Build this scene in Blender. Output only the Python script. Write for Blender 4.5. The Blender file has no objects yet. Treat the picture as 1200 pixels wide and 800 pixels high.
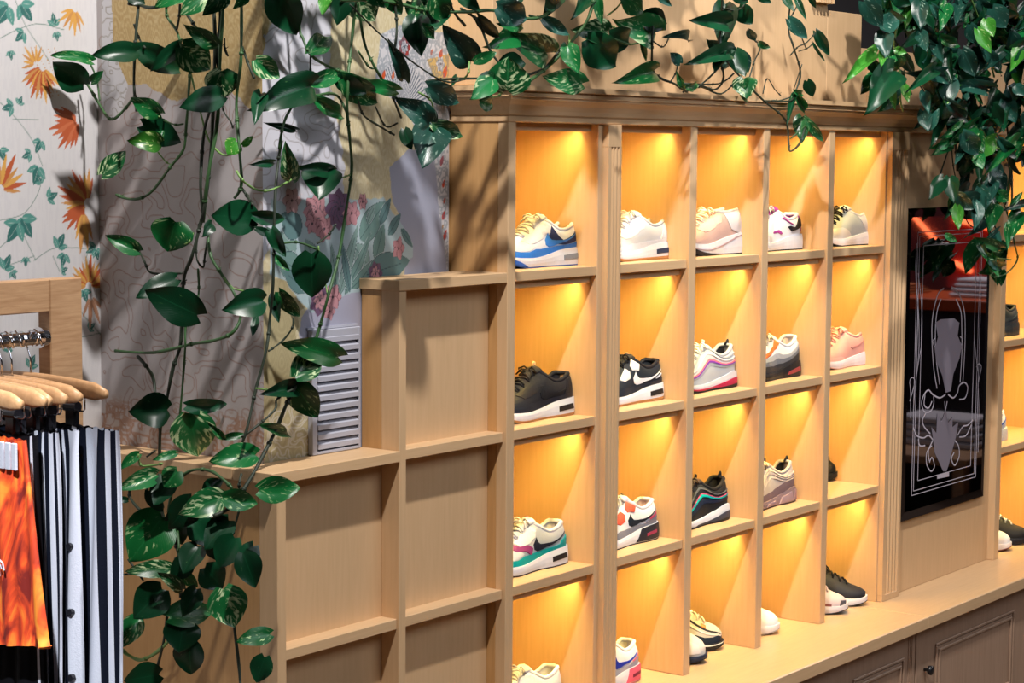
import bpy, bmesh, math, random
import numpy as np
from mathutils import Vector, Matrix, noise
from mathutils.geometry import delaunay_2d_cdt
rnd = random.Random(7)
C = bpy.context.scene.collection
SC = bpy.context.scene
# ------------------------------------------------------------------ camera
FOC = 2379.4
YAW, PIT, ROL = math.radians(36.8325), math.radians(-5.3154), math.radians(0.3875)
CAM = Vector((-3.5227, -2.819, 1.8653))
FWD = Vector((math.cos(YAW)*math.cos(PIT), math.sin(YAW)*math.cos(PIT), math.sin(PIT)))
_r = Vector((math.sin(YAW), -math.cos(YAW), 0)); _u = _r.cross(FWD)
RGT = _r*math.cos(ROL) + _u*math.sin(ROL)
UPV = -_r*math.sin(ROL) + _u*math.cos(ROL)
cd = bpy.data.cameras.new('camera'); cam = bpy.data.objects.new('camera', cd); C.objects.link(cam)
M = Matrix((RGT, UPV, -FWD)).transposed().to_4x4(); M.translation = CAM
cam.matrix_world = M
cd.sensor_width = 36; cd.lens = FOC/1200*36; cd.clip_start = .05
SC.camera = cam
# ------------------------------------------------------------------ light
SC.view_settings.view_transform = 'Standard'; SC.view_settings.look = 'None'
SC.view_settings.gamma = 1; SC.view_settings.use_curve_mapping = False
SC.view_settings.exposure = 0.0
w = bpy.data.worlds.new('world'); SC.world = w; w.use_nodes = True
w.node_tree.nodes['Background'].inputs[0].default_value = (.75, .78, 1, 1)
w.node_tree.nodes['Background'].inputs[1].default_value = .21
def spot(name, loc, target, power, col, size=.04, cone=70, blend=.4):
    l = bpy.data.lights.new(name, 'SPOT'); l.energy = power; l.color = col
    l.shadow_soft_size = size; l.spot_size = math.radians(cone); l.spot_blend = blend
    o = bpy.data.objects.new(name, l); C.objects.link(o); o.location = loc
    o.rotation_euler = (Vector(target)-Vector(loc)).to_track_quat('-Z', 'Y').to_euler(); return o
def area(name, loc, target, power, col, sx, sy, spread=0):
    l = bpy.data.lights.new(name, 'AREA'); l.energy = power; l.color = col
    l.shape = 'RECTANGLE'; l.size = sx; l.size_y = sy
    if spread: l.spread = math.radians(spread)
    o = bpy.data.objects.new(name, l); C.objects.link(o); o.location = loc
    o.rotation_euler = (Vector(target)-Vector(loc)).to_track_quat('-Z', 'Y').to_euler(); return o
spot('ceiling_and_fill_spot', (-1.12, -1.15, 4.0), (-.15, .05, 1.5), 450, (1, .95, .91), .05, 84)
spot('ceiling_and_fill_spot', (1.1, -1.25, 4.0), (2.1, .0, 1.5), 260, (1, .94, .88), .05, 62)
area('fill_light', (.9, -3.4, 3.6), (.5, .2, 1.2), 56, (.88, .92, 1), 3.0, 1.5)  # broad fill light added to lift the shade, not a shop fitting
spot('ceiling_and_fill_spot', (-3.2, -1.8, 3.6), (-1.50, 0, .72), 850, (.93, .95, 1), .05, 23)  # extra spot added to brighten the garments on the rack, not a shop lamp
# ------------------------------------------------------------------ helpers
def at(u, v, Y):
    d = FWD + RGT*((u-600)/FOC) + UPV*((400-v)/FOC); t = (Y-CAM.y)/d.y; return CAM + d*t
def atx(u, v, X):
    d = FWD + RGT*((u-600)/FOC) + UPV*((400-v)/FOC); t = (X-CAM.x)/d.x; return CAM + d*t
def atd(u, v, t):
    d = FWD + RGT*((u-600)/FOC) + UPV*((400-v)/FOC); return CAM + d*t
def props(o, label=None, cat=None, group=None, kind=None):
    if label: o['label'] = label
    if cat: o['category'] = cat
    if group: o['group'] = group
    if kind: o['kind'] = kind
    return o
def thing(name, label, cat, loc=(0,0,0), rz=0, group=None):
    o = bpy.data.objects.new(name, None); C.objects.link(o); o.empty_display_size = .05
    o.location = loc; o.rotation_euler = (0,0,rz)
    return props(o, label, cat, group)
class MB:
    def __init__(s): s.v=[]; s.f=[]; s.m=[]; s.uv=None
    def add(s, vs, fs, mi=0):
        b=len(s.v); s.v += [tuple(p) for p in vs]; s.f += [tuple(b+i for i in f) for f in fs]; s.m += [mi]*len(fs); return s
    def box(s, x0,x1,y0,y1,z0,z1, b=.0012, mi=0):
        if b<=0:
            vs=[(x,y,z) for x in (x0,x1) for y in (y0,y1) for z in (z0,z1)]
            return s.add(vs,[(0,1,3,2),(4,6,7,5),(0,4,5,1),(2,3,7,6),(0,2,6,4),(1,5,7,3)],mi)
        bm=bmesh.new(); bmesh.ops.create_cube(bm,size=1)
        for v in bm.verts: v.co=Vector(((x0+x1)/2+v.co.x*(x1-x0),(y0+y1)/2+v.co.y*(y1-y0),(z0+z1)/2+v.co.z*(z1-z0)))
        bmesh.ops.bevel(bm,geom=bm.edges[:],offset=b,segments=1,affect='EDGES')
        return s.bm(bm,mi)
    def bm(s,bm,mi=0):
        bm.verts.index_update()
        s.add([v.co[:] for v in bm.verts],[[v.index for v in f.verts] for f in bm.faces],mi); bm.free(); return s
    def tube(s, pts, r, n=8, mi=0, cap=True):
        pts=[Vector(p) for p in pts]; N=len(pts)
        rs = r if isinstance(r,(list,tuple)) else [r]*N
        vs=[]; fs=[]; up=None
        for i,p in enumerate(pts):
            t=(pts[min(i+1,N-1)]-pts[max(i-1,0)]).normalized()
            if up is None: up=t.orthogonal().normalized()
            up=(up-t*up.dot(t)).normalized(); sd=t.cross(up)
            for k in range(n):
                a=2*math.pi*k/n; vs.append(p+(up*math.cos(a)+sd*math.sin(a))*rs[i])
        for i in range(N-1):
            for k in range(n):
                k2=(k+1)%n; fs.append((i*n+k,i*n+k2,(i+1)*n+k2,(i+1)*n+k))
        if cap: fs.append(tuple(range(n))[::-1]); fs.append(tuple((N-1)*n+k for k in range(n)))
        return s.add(vs,fs,mi)
    def loft(s, rings, closed=True, mi=0, cap=False):
        n=len(rings[0]); vs=[p for r in rings for p in r]; fs=[]
        for i in range(len(rings)-1):
            for k in range(n if closed else n-1):
                k2=(k+1)%n; fs.append((i*n+k,i*n+k2,(i+1)*n+k2,(i+1)*n+k))
        if cap: fs.append(tuple(range(n))[::-1]); fs.append(tuple((len(rings)-1)*n+k for k in range(n)))
        return s.add(vs,fs,mi)
    def build(s, name, mat, parent=None, smooth=False, **kw):
        me=bpy.data.meshes.new(name); me.from_pydata(s.v,[],s.f)
        for m_ in (mat if isinstance(mat,(list,tuple)) else [mat]): me.materials.append(m_)
        if any(s.m): me.polygons.foreach_set('material_index',s.m)
        if smooth: me.polygons.foreach_set('use_smooth',[True]*len(me.polygons))
        me.validate(); me.update()
        bm=bmesh.new(); bm.from_mesh(me); bmesh.ops.recalc_face_normals(bm,faces=bm.faces); bm.to_mesh(me); bm.free()
        o=bpy.data.objects.new(name,me); C.objects.link(o)
        if parent is not None: o.parent=parent
        return props(o,**kw)
def copy_tree(o, parent=None, label=None, group=None):
    c=o.copy(); C.objects.link(c)
    if parent is not None: c.parent=parent
    if label: c['label']=label
    if group: c['group']=group
    for ch in list(o.children): copy_tree(ch,c)
    return c
# ------------------------------------------------------------------ materials
def mat(name, col, rough=.5, metal=0, bump=0, bscale=200, var=0, vscale=8, spec=.5, coat=0, sheen=0, stretch=(1,1,1), emis=None, estr=0, trans=0, sss=0):
    m=bpy.data.materials.new(name); m.use_nodes=True; nt=m.node_tree; b=nt.nodes['Principled BSDF']
    b.inputs['Base Color'].default_value=(*col,1); b.inputs['Roughness'].default_value=rough; b.inputs['Metallic'].default_value=metal
    b.inputs['Specular IOR Level'].default_value=spec; b.inputs['Coat Weight'].default_value=coat
    if sheen: b.inputs['Sheen Weight'].default_value=sheen
    if trans: b.inputs['Transmission Weight'].default_value=trans
    if emis: b.inputs['Emission Color'].default_value=(*emis,1); b.inputs['Emission Strength'].default_value=estr
    if bump or var:
        tc=nt.nodes.new('ShaderNodeTexCoord'); mp=nt.nodes.new('ShaderNodeMapping'); mp.inputs['Scale'].default_value=stretch
        nt.links.new(tc.outputs['Object'],mp.inputs['Vector'])
    if bump:
        n=nt.nodes.new('ShaderNodeTexNoise'); n.inputs['Scale'].default_value=bscale; n.inputs['Detail'].default_value=3
        bp=nt.nodes.new('ShaderNodeBump'); bp.inputs['Strength'].default_value=bump; bp.inputs['Distance'].default_value=.002
        nt.links.new(mp.outputs[0],n.inputs['Vector']); nt.links.new(n.outputs[0],bp.inputs['Height']); nt.links.new(bp.outputs[0],b.inputs['Normal'])
    if var:
        n2=nt.nodes.new('ShaderNodeTexNoise'); n2.inputs['Scale'].default_value=vscale; n2.inputs['Detail'].default_value=5
        mx=nt.nodes.new('ShaderNodeMix'); mx.data_type='RGBA'; mx.blend_type='MIX'
        mx.inputs['A'].default_value=(*[c*(1-var) for c in col],1); mx.inputs['B'].default_value=(*[min(1,c*(1+var)) for c in col],1)
        nt.links.new(mp.outputs[0],n2.inputs['Vector']); nt.links.new(n2.outputs[0],mx.inputs['Factor']); nt.links.new(mx.outputs['Result'],b.inputs['Base Color'])
    return m
def wood_mat(name, col, dark, scale=(18,18,1.2), rough=.42, weave=True):
    m=bpy.data.materials.new(name); m.use_nodes=True; nt=m.node_tree; b=nt.nodes['Principled BSDF']; b.inputs['Roughness'].default_value=rough
    b.inputs['Specular IOR Level'].default_value=.35
    tc=nt.nodes.new('ShaderNodeTexCoord'); mp=nt.nodes.new('ShaderNodeMapping'); mp.inputs['Scale'].default_value=scale
    n=nt.nodes.new('ShaderNodeTexNoise'); n.inputs['Scale'].default_value=6; n.inputs['Detail'].default_value=6; n.inputs['Distortion'].default_value=.6
    r=nt.nodes.new('ShaderNodeValToRGB'); r.color_ramp.elements[0].color=(*dark,1); r.color_ramp.elements[1].color=(*col,1)
    r.color_ramp.elements[0].position=.25; r.color_ramp.elements[1].position=.65
    nt.links.new(tc.outputs['Object'],mp.inputs[0]); nt.links.new(mp.outputs[0],n.inputs['Vector']); nt.links.new(n.outputs[0],r.inputs[0]); nt.links.new(r.outputs[0],b.inputs['Base Color'])
    n2=nt.nodes.new('ShaderNodeTexNoise'); n2.inputs['Scale'].default_value=420; bp=nt.nodes.new('ShaderNodeBump'); bp.inputs['Strength'].default_value=.12; bp.inputs['Distance'].default_value=.001
    nt.links.new(tc.outputs['Object'],n2.inputs['Vector']); nt.links.new(n2.outputs[0],bp.inputs['Height']); nt.links.new(bp.outputs[0],b.inputs['Normal'])
    return m
WOOD = wood_mat('honey_wood',(.68,.455,.255),(.63,.415,.225))
WOODX = wood_mat('honey_wood_long',(.68,.455,.255),(.62,.41,.22),(1.2,18,18))
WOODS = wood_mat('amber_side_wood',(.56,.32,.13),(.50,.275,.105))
TOPW = wood_mat('counter_wood',(.68,.46,.26),(.62,.41,.22),(1.5,22,22),.3)
CABW = wood_mat('cabinet_wood',(.40,.27,.19),(.34,.225,.155))
RACKW = wood_mat('rack_wood',(.50,.31,.17),(.36,.2,.10),(3,3,30),.45)
HANGW = wood_mat('hanger_wood',(.62,.36,.18),(.5,.27,.12),(4,14,14),.35)
DARKG = mat('dark_gap',(.02,.015,.012),.8)
Z1,Z2,Z3,Z4,TH,SOF = 1.5896,1.2181,.8469,.48,.0232,1.935
# ------------------------------------------------------------------ the setting
def S(mb,name,m,**k): return mb.build(name,m,None,kind='structure',**k)
FLOORM = wood_mat('floor_wood',(.16,.10,.06),(.11,.065,.04),(2,20,20),.5)
S(MB().box(-7,9,-7,1.4,-.06,0,0),'floor',FLOORM)
DARKW = mat('room_darkness',(.022,.02,.024),.8)  # near-black colour stands in for the darkness of the room beyond
PLASTER = mat('plain_plaster',(.6,.58,.57),.8)
S(MB().box(.206,9,.75,.9,0,4.4,0),'wall_right',DARKW)
S(MB().box(-7,9,-7.1,-7,0,4.4,0),'wall_front',DARKW)
S(MB().box(9,9.1,-7,1.4,0,4.4,0),'wall_far',DARKW)
S(MB().box(-7.1,-7,-7,1.4,0,4.4,0),'wall_left',mat('grey_wall_paint',(.16,.16,.17),.8))
S(MB().box(-7,9,-7,1.4,4.4,4.5,0),'ceiling',mat('ceiling_dark',(.10,.10,.11),.9))
# wood bulkhead above the tall unit
mb=MB(); mb.box(.199,1.802,.03,.32,2.02,2.95); mb.box(1.803,2.017,.03,.32,2.02,2.283)
mb.box(2.018,3.9,.17,.32,2.02,2.20)
BULK=S(mb,'trim_1',WOOD)
mb=MB(); mb.box(1.70,1.80,.012,.03,2.30,2.95)
for k in range(5): mb.box(1.705+k*.02,1.715+k*.02,.004,.012,2.30,2.95,0)
mb.build('pilaster',WOOD,BULK)
mb=MB(); mb.box(2.33,2.37,.15,.17,2.02,2.20,.001); mb.build('batten',WOOD,BULK)
# ------------------------------------------------------------------ tall shoe unit
tall=thing('shoe_display_unit','tall honey wood shelving unit with five lit columns of shoe cubbies','shelving',(1.2,.1,Z4))
def P(mb,name,par,m=WOOD,**k):
    o=mb.build(name,m,par,**k); o.matrix_parent_inverse=Matrix.Translation(-Vector(par.location)); return o
DEP=.28
P(MB().box(.209,.239,-.010,.02,Z4,SOF),'divider',tall)
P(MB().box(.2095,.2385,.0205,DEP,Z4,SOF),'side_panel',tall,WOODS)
P(MB().box(.585,.6535,-.002,DEP,Z4,SOF),'divider',tall)
for x in (1.0,1.38,1.76): P(MB().box(x,x+.034,-.008,DEP,Z4,SOF),'divider',tall)
P(MB().box(2.14,2.15,.0,DEP,Z4,SOF),'divider',tall)
cols=[(.239,.585),(.6535,1.0),(1.034,1.38),(1.414,1.76),(1.794,2.14)]
LEDC=(1,.69,.16)
def led(x0,x1,z,par,pw=1.3):
    P(MB().box(x0,x1,.020,.035,z-.018,z-.0002,.0008),'light_rail',par,WOODX)
    e=P(MB().box(x0+.01,x1-.01,.040,.052,z-.006,z-.0005,0),'light_strip',par,LEDM)
    o=area('shelf_light',((x0+x1)/2,.048,z-.008),((x0+x1)/2,.62,z-1),pw,LEDC,x1-x0-.03,.008,125)
    return o
LEDM=mat('led_strip',(1,.8,.5),.4,emis=(1,.66,.3),estr=6)
for ci,(x0,x1) in enumerate(cols):
    for z in (Z1,Z2,Z3):
        P(MB().box(x0,x1,0,DEP,z-TH,z),'shelf',tall,WOODX)
        led(x0,x1,z-TH,tall)
    led(x0,x1,SOF,tall)
    P(MB().box(x0,x1,DEP-.012,DEP,Z4,SOF,0),'back_panel',tall)
P(MB().box(.209,2.15,-.008,DEP,SOF,SOF+.02,0),'top_panel',tall,WOODX)
def pilaster(x0,x1,z0,z1,par,yf=-.02,yb=-.002,nfl=3):
    # fluted board: grooves cut as a profile, flutes stop short of the ends
    wd=x1-x0; prof=[]
    mb=MB(); zt=z1-.055 if z1>1.8 else z1-.01; zb=z0+.02
    mb.box(x0,x1,yf,yb,zt,z1,.001); mb.box(x0,x1,yf,yb,z0,zb,.001)
    g=wd*.085; n=nfl; gap=(wd*.72)/n; s0=x0+wd*.17
    xs=[x0]
    edges=[(x0,yf)]
    for k in range(n):
        c=s0+gap*(k+.5)
        edges+= [(c-g,yf),(c-g*.5,yf+.005),(c+g*.5,yf+.005),(c+g,yf)]
    edges+=[(x1,yf),(x1,yb),(x0,yb)]
    r0=[(a,b,zb) for a,b in edges]; r1=[(a,b,zt) for a,b in edges]
    mb.loft([r0,r1],True,0,True)
    return P(mb,'pilaster',par)
pilaster(.603,.6605,Z4,SOF,tall)
pilaster(2.146,2.262,Z4,SOF,tall,-.018,-.0005,4)
# crown moulding : profile swept along front and left return
prof=[(0,1.935),(.003,1.937),(.004,1.948),(.000,1.9485),(.006,1.953),(.008,1.962),(.014,1.974),(.024,1.984),(.028,1.9865),(.028,1.992),(.033,1.9925),(.033,2.001),(.030,2.0015),(.030,2.0045),(.040,2.006),(.040,2.018),(-.02,2.019)]
mb=MB(); rings=[]
rings.append([(.209-o,.154,z) for o,z in prof]); rings.append([(.209-o,-.010-o,z) for o,z in prof]); rings.append([(2.26,-.010-o,z) for o,z in prof])
mb.loft(rings,False,0)
P(mb,'crown_moulding',tall,WOODX)
# ------------------------------------------------------------------ mirror bay + right hand unit
bay=thing('wall_panel','flat honey wood panel with fluted edge between the lit shelving units','panel',(2.6,.1,Z4))
P(MB().box(2.2625,2.985,.004,.04,Z4,SOF,.001),'panel',bay)
mb=MB(); mb.loft([[(2.2605,-.010-o,z) for o,z in prof],[(3.9,-.010-o,z) for o,z in prof]],False,0)
P(mb,'crown_moulding',bay,WOODX)
runit=thing('shoe_display_unit','second lit shelving unit at the right edge, behind the wood post','shelving',(3.3,.1,Z4))
P(MB().box(2.986,3.026,-.02,DEP,Z4,SOF),'post',runit)
P(MB().box(3.62,3.65,-.008,DEP,Z4,SOF),'divider',runit)
for z in (1.594,1.230,.860):
    P(MB().box(3.026,3.62,0,DEP,z-.024,z),'shelf',runit,WOODX); led(3.026,3.62,z-.024,runit,2.1)
led(3.026,3.62,SOF,runit,2.1)
P(MB().box(3.026,3.62,DEP-.012,DEP,Z4,SOF,0),'back_panel',runit)
P(MB().box(2.986,3.65,.02,DEP,SOF,SOF+.02,0),'top_panel',runit,WOODX)
# ------------------------------------------------------------------ stepped units on the left
step=thing('stepped_shelf_unit','unlit stepped wood unit of recessed square panels left of the lit shoe cubbies','shelving',(-.1,.05,0))
PANY=.045
P(MB().box(-.173,-.149,-.006,.045,0,Z1-TH),'stile',step)
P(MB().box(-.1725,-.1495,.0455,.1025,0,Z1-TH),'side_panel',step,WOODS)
P(MB().box(-.178,.2085,-.010,.118,Z1-TH,Z1),'top_board',step,WOODX)
for z in (Z2,Z3,Z4): P(MB().box(-.149,.2085,0,PANY+.01,z-TH,z),'rail',step,WOODX)
for a,b in ((0,Z4-TH),(Z4,Z3-TH),(Z3,Z2-TH),(Z2,Z1-TH)): P(MB().box(-.149,.2085,PANY,PANY+.012,a,b,0),'back_panel',step)
P(MB().box(-.556,-.53,-.006,.045,0,Z2-TH),'stile',step)
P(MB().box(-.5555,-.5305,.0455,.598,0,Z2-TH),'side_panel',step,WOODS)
P(MB().box(-.575,-.1735,-.010,.1015,Z2-TH,Z2),'lower_top_board',step,WOODX)
P(MB().box(-.575,-.482,.1018,.598,Z2-TH,Z2),'side_cap_board',step)
P(MB().box(-.53,-.173,0,PANY+.01,Z3-TH,Z3),'rail',step,WOODX)
P(MB().box(-.53,-.173,0,PANY+.01,Z4-TH,Z4),'rail',step,WOODX)
for a,b in ((0,Z4-TH),(Z4,Z3-TH),(Z3,Z2-TH)): P(MB().box(-.53,-.1735,PANY,PANY+.012,a,b,0),'back_panel',step)
# ------------------------------------------------------------------ counter and base cabinets
ctr=thing('counter','long pale wood counter running under the shoe cubbies','counter',(1.5,0,.44))
P(MB().box(.2092,2.054,-.217,.30,Z4-.040,Z4-.0003,.003),'worktop',ctr,TOPW)
P(MB().box(2.0555,4.2,-.217,.30,Z4-.040,Z4-.0003,.003),'worktop',ctr,TOPW)
def frame_panel(mb,x0,x1,z0,z1,y):
    # raised moulding round a recessed field
    for (a,h) in ((0,.006),(.012,.002),(.020,.007)):
        w=.008
        X0,X1,Q0,Q1=x0+a,x1-a,z0+a,z1-a
        mb.box(X0,X1,y-h,y,Q1-w,Q1,.0015); mb.box(X0,X1,y-h,y,Q0,Q0+w,.0015)
        mb.box(X0,X0+w,y-h,y,Q0+w,Q1-w,.0015); mb.box(X1-w,X1,y-h,y,Q0+w,Q1-w,.0015)
for lab,(x0,x1,px0,px1) in {'brown wood base cabinet under the counter seam, panel moulding on its left door':(1.16,2.054,1.644,1.969),'brown wood base cabinet right of the counter seam with wide moulded door':(2.0555,2.95,2.19,2.789),'brown wood base cabinet at the far right end of the counter':(2.952,4.1,3.1,3.9)}.items():
    cb=thing('base_cabinet',lab,'cabinet',((x0+x1)/2,0,0))
    P(MB().box(x0,x1,-.160,.29,0,Z4-.041,0),'body',cb,CABW)
    d=MB().box(x0+.004,x1-.004,-.18,-.1605,.05,Z4-.046,.002); frame_panel(d,px0,px1,.1,.366,-.18)
    for k in range(3): d.box(x1-.03-k*.012,x1-.026-k*.012,-.183,-.18,.05,Z4-.05,0)
    dd=P(d,'door',cb,CABW)
    k=MB(); kx=x0+.06; k.tube([(kx,-.18,.30),(kx,-.192,.30),(kx,-.196,.30),(kx,-.206,.30),(kx,-.210,.30)],[.005,.005,.014,.015,.008],14)
    ko=k.build('knob',mat('black_knob',(.01,.01,.012),.3),dd,smooth=True)
# ------------------------------------------------------------------ papered walls: colours printed per vertex on a fine grid
def vnoise(x,y,seed=0):
    xi=np.floor(x).astype(int); yi=np.floor(y).astype(int); fx=x-xi; fy=y-yi
    fx=fx*fx*(3-2*fx); fy=fy*fy*(3-2*fy)
    def h(a,b):
        n=(a*374761393+b*668265263+seed*1442695041)&0x7fffffff; n=((n^(n>>13))*1274126177)&0x7fffffff
        return ((n^(n>>16))&0xffff)/65535.0
    return (h(xi,yi)*(1-fx)+h(xi+1,yi)*fx)*(1-fy)+(h(xi,yi+1)*(1-fx)+h(xi+1,yi+1)*fx)*fy
def fbm(x,y,seed=0,o=3):
    r=0; a=.5
    for k in range(o): r=r+a*vnoise(x*2**k,y*2**k,seed+k*7); a/=2
    return r/(1-.5**o)
def srgb(*c): return np.array([(v/255/12.92 if v/255<=.04045 else ((v/255+.055)/1.055)**2.4) for v in c])
class Canvas:
    def __init__(s,a0,a1,z0,z1,ra,rz,base,proj):
        s.a=np.arange(a0,a1+ra*.5,ra); s.z=np.arange(z0,z1+rz*.5,rz); s.A,s.Z=np.meshgrid(s.a,s.z)
        s.c=np.zeros(s.A.shape+(3,))+base; s.proj=proj
    def P(s,u,v): return s.proj(u,v)
    def put(s,mask,col,al=1.0):
        m=(mask*al)[...,None]; s.c=s.c*(1-m)+np.asarray(col)*m
    def ell(s,ca,cz,la,lz,rad,col,al=1,soft=.0006):
        # a petal from (ca,cz) towards (la,lz) with half width rad
        d=np.hypot(la-ca,lz-cz)+1e-6; ux,uz=(la-ca)/d,(lz-cz)/d
        i0,i1=np.searchsorted(s.a,[min(ca,la)-rad-.004,max(ca,la)+rad+.004]); j0,j1=np.searchsorted(s.z,[min(cz,lz)-rad-.004,max(cz,lz)+rad+.004])
        if i1<=i0 or j1<=j0: return
        A=s.A[j0:j1,i0:i1]-ca; Z=s.Z[j0:j1,i0:i1]-cz
        t=(A*ux+Z*uz)/d; w=np.abs(-A*uz+Z*ux); tt=np.clip(t,0,1)
        prof=rad*(np.sin(np.pi*tt**.75))**.8
        m=np.clip((prof-w)/soft+.5,0,1)*(t>0)*(t<1)*al; m=m[...,None]
        s.c[j0:j1,i0:i1]=s.c[j0:j1,i0:i1]*(1-m)+np.asarray(col)*m
    def line(s,pts,wd,col,al=1):
        for (a0,z0),(a1,z1) in zip(pts[:-1],pts[1:]):
            i0,i1=np.searchsorted(s.a,[min(a0,a1)-wd-.004,max(a0,a1)+wd+.004]); j0,j1=np.searchsorted(s.z,[min(z0,z1)-wd-.004,max(z0,z1)+wd+.004])
            if i1<=i0 or j1<=j0: continue
            A=s.A[j0:j1,i0:i1]; Z=s.Z[j0:j1,i0:i1]; dx,dz=a1-a0,z1-z0; L=dx*dx+dz*dz+1e-9
            t=np.clip(((A-a0)*dx+(Z-z0)*dz)/L,0,1); dd=np.hypot(A-a0-t*dx,Z-z0-t*dz)
            m=(np.clip((wd-dd)/.001+.5,0,1)*al)[...,None]; s.c[j0:j1,i0:i1]=s.c[j0:j1,i0:i1]*(1-m)+np.asarray(col)*m
    def poly(s,px,jit=0.0,seed=0):
        q=[s.P(u,v) for u,v in px]; X=s.A+(vnoise(s.A*60,s.Z*60,seed)-.5)*jit; Y=s.Z+(vnoise(s.A*60+9,s.Z*60,seed+3)-.5)*jit
        ins=np.zeros(X.shape,bool); n=len(q)
        for i in range(n):
            x1,y1=q[i]; x2,y2=q[(i+1)%n]
            c=((y1>Y)!=(y2>Y))&(X<(x2-x1)*(Y-y1)/((y2-y1) if abs(y2-y1)>1e-9 else 1e-9)+x1); ins^=c
        return ins.astype(float)
    def curve(s,px,wd,col,al=1):
        q=[s.P(u,v) for u,v in px]; out=[]
        for i in range(len(q)-1):
            p0=q[max(i-1,0)];p1=q[i];p2=q[i+1];p3=q[min(i+2,len(q)-1)]
            for k in range(8):
                t=k/8; out.append(tuple(.5*((2*b)+(-a+c)*t+(2*a-5*b+4*c-d)*t*t+(-a+3*b-3*c+d)*t**3) for a,b,c,d in zip(p0,p1,p2,p3)))
        out.append(q[-1]); s.line(out,wd,col,al)
    def leaf(s,px0,px1,wr,col,vein=None):
        a0,z0=s.P(*px0); a1,z1=s.P(*px1); d=math.hypot(a1-a0,z1-z0)
        s.ell(a0,z0,a1,z1,d*wr,col)
        if vein is not None: s.line([(a0,z0),(a0+(a1-a0)*.85,z0+(z1-z0)*.85)],.0006,vein,.8)
def colour_grid(name,cv,fn,m,parent,inner):
    ny,nx=cv.A.shape; co=np.zeros((ny,nx,3))
    x,y=fn(cv.A); co[...,0]=x; co[...,1]=y; co[...,2]=cv.Z
    idx=np.arange(ny*nx).reshape(ny,nx); q=np.stack([idx[:-1,:-1],idx[:-1,1:],idx[1:,1:],idx[1:,:-1]],-1).reshape(-1,4)
    me=bpy.data.meshes.new(name); me.vertices.add(nx*ny); me.vertices.foreach_set('co',co.reshape(-1).astype(np.float32))
    me.loops.add(q.size); me.loops.foreach_set('vertex_index',q.reshape(-1).astype(np.int32))
    me.polygons.add(len(q)); me.polygons.foreach_set('loop_start',np.arange(0,q.size,4,dtype=np.int32)); me.polygons.foreach_set('loop_total',np.full(len(q),4,dtype=np.int32))
    me.update(calc_edges=True)
    ca=me.color_attributes.new('print','FLOAT_COLOR','POINT'); col=np.ones((nx*ny,4),np.float32); col[:,:3]=cv.c.reshape(-1,3)*DIM; ca.data.foreach_set('color',col.reshape(-1))
    me.materials.append(m); o=bpy.data.objects.new(name,me); C.objects.link(o); o.parent=parent; return o
def paper_mat(name):
    m=bpy.data.materials.new(name); m.use_nodes=True; nt=m.node_tree; b=nt.nodes['Principled BSDF']; b.inputs['Roughness'].default_value=.55; b.inputs['Specular IOR Level'].default_value=.3
    a=nt.nodes.new('ShaderNodeAttribute'); a.attribute_name='print'; nt.links.new(a.outputs['Color'],b.inputs['Base Color'])
    tc=nt.nodes.new('ShaderNodeTexCoord'); n=nt.nodes.new('ShaderNodeTexNoise'); n.inputs['Scale'].default_value=350; bp=nt.nodes.new('ShaderNodeBump'); bp.inputs['Strength'].default_value=.15; bp.inputs['Distance'].default_value=.001
    nt.links.new(tc.outputs['Object'],n.inputs['Vector']); nt.links.new(n.outputs[0],bp.inputs['Height']); nt.links.new(bp.outputs[0],b.inputs['Normal']); return m
PAPER=paper_mat('printed_wallpaper'); DIM=.80
TEAL=srgb(95,160,150); TEALD=srgb(60,120,115); STEM=srgb(120,150,140); ORG=srgb(215,155,90); RED=srgb(200,100,62); YEL=srgb(232,175,90)
def contour(cv,sc,k,col,w=.07,al=.7,mask=None,seed=3,warp=.6):
    n=fbm(cv.A*sc+warp*vnoise(cv.A*sc*2,cv.Z*sc*2,5),cv.Z*sc,seed,2)*k; f=np.abs(n-np.floor(n)-.5)
    gz,ga=np.gradient(n); gz/=(cv.z[1]-cv.z[0]); ga/=(cv.a[1]-cv.a[0]); dist=f/(np.hypot(gz,ga)+4)
    lw=w*.028; m=np.clip((lw-dist)/.0012+.6,0,1); 
    if mask is not None: m=m*mask
    cv.put(m,col,al)
# --- far wall with honeysuckle paper
BY=.6
def pb(u,v): p=at(u,v,BY); return (p.x,p.z)
back=MB().box(-7,-.4805,BY+.002,BY+.15,0,4.4,0).build('wall_back',PLASTER,None,kind='structure')
cv=Canvas(-.86,-.4805,1.10,2.25,.002,.002,srgb(232,230,232),pb)
cv.put((vnoise(cv.A*300,cv.Z*40,2)>.6).astype(float),srgb(224,222,226),.5)
def fan(cv,cu,cv_,dirdeg,spread,n,L,cols,w=.125):
    n=int(n*1.4)
    a,z=cv.P(cu,cv_)
    for k in range(n):
        t=(k/(n-1)-.5); ang=math.radians(dirdeg+t*spread); l=L*(1-.35*abs(t))*(.85+.3*((k*37)%10)/10)
        cv.ell(a+math.cos(ang)*L*.12,z+math.sin(ang)*L*.12,a+math.cos(ang)*l,z+math.sin(ang)*l,l*w*.62,cols[k%len(cols)])
def sprig(cv,u,v,deg,L=.03,n=3):
    a,z=cv.P(u,v)
    for k in range(n):
        ang=math.radians(deg+(k-(n-1)/2)*55); l=L*(.8+.2*(k%2)); cv.ell(a,z,a+math.cos(ang)*l,z+math.sin(ang)*l,l*.26,TEAL if k%2==0 else TEALD)
        cv.line([(a,z),(a+math.cos(ang)*l*.8,z+math.sin(ang)*l*.8)],.0005,srgb(210,225,220),.7)
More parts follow.
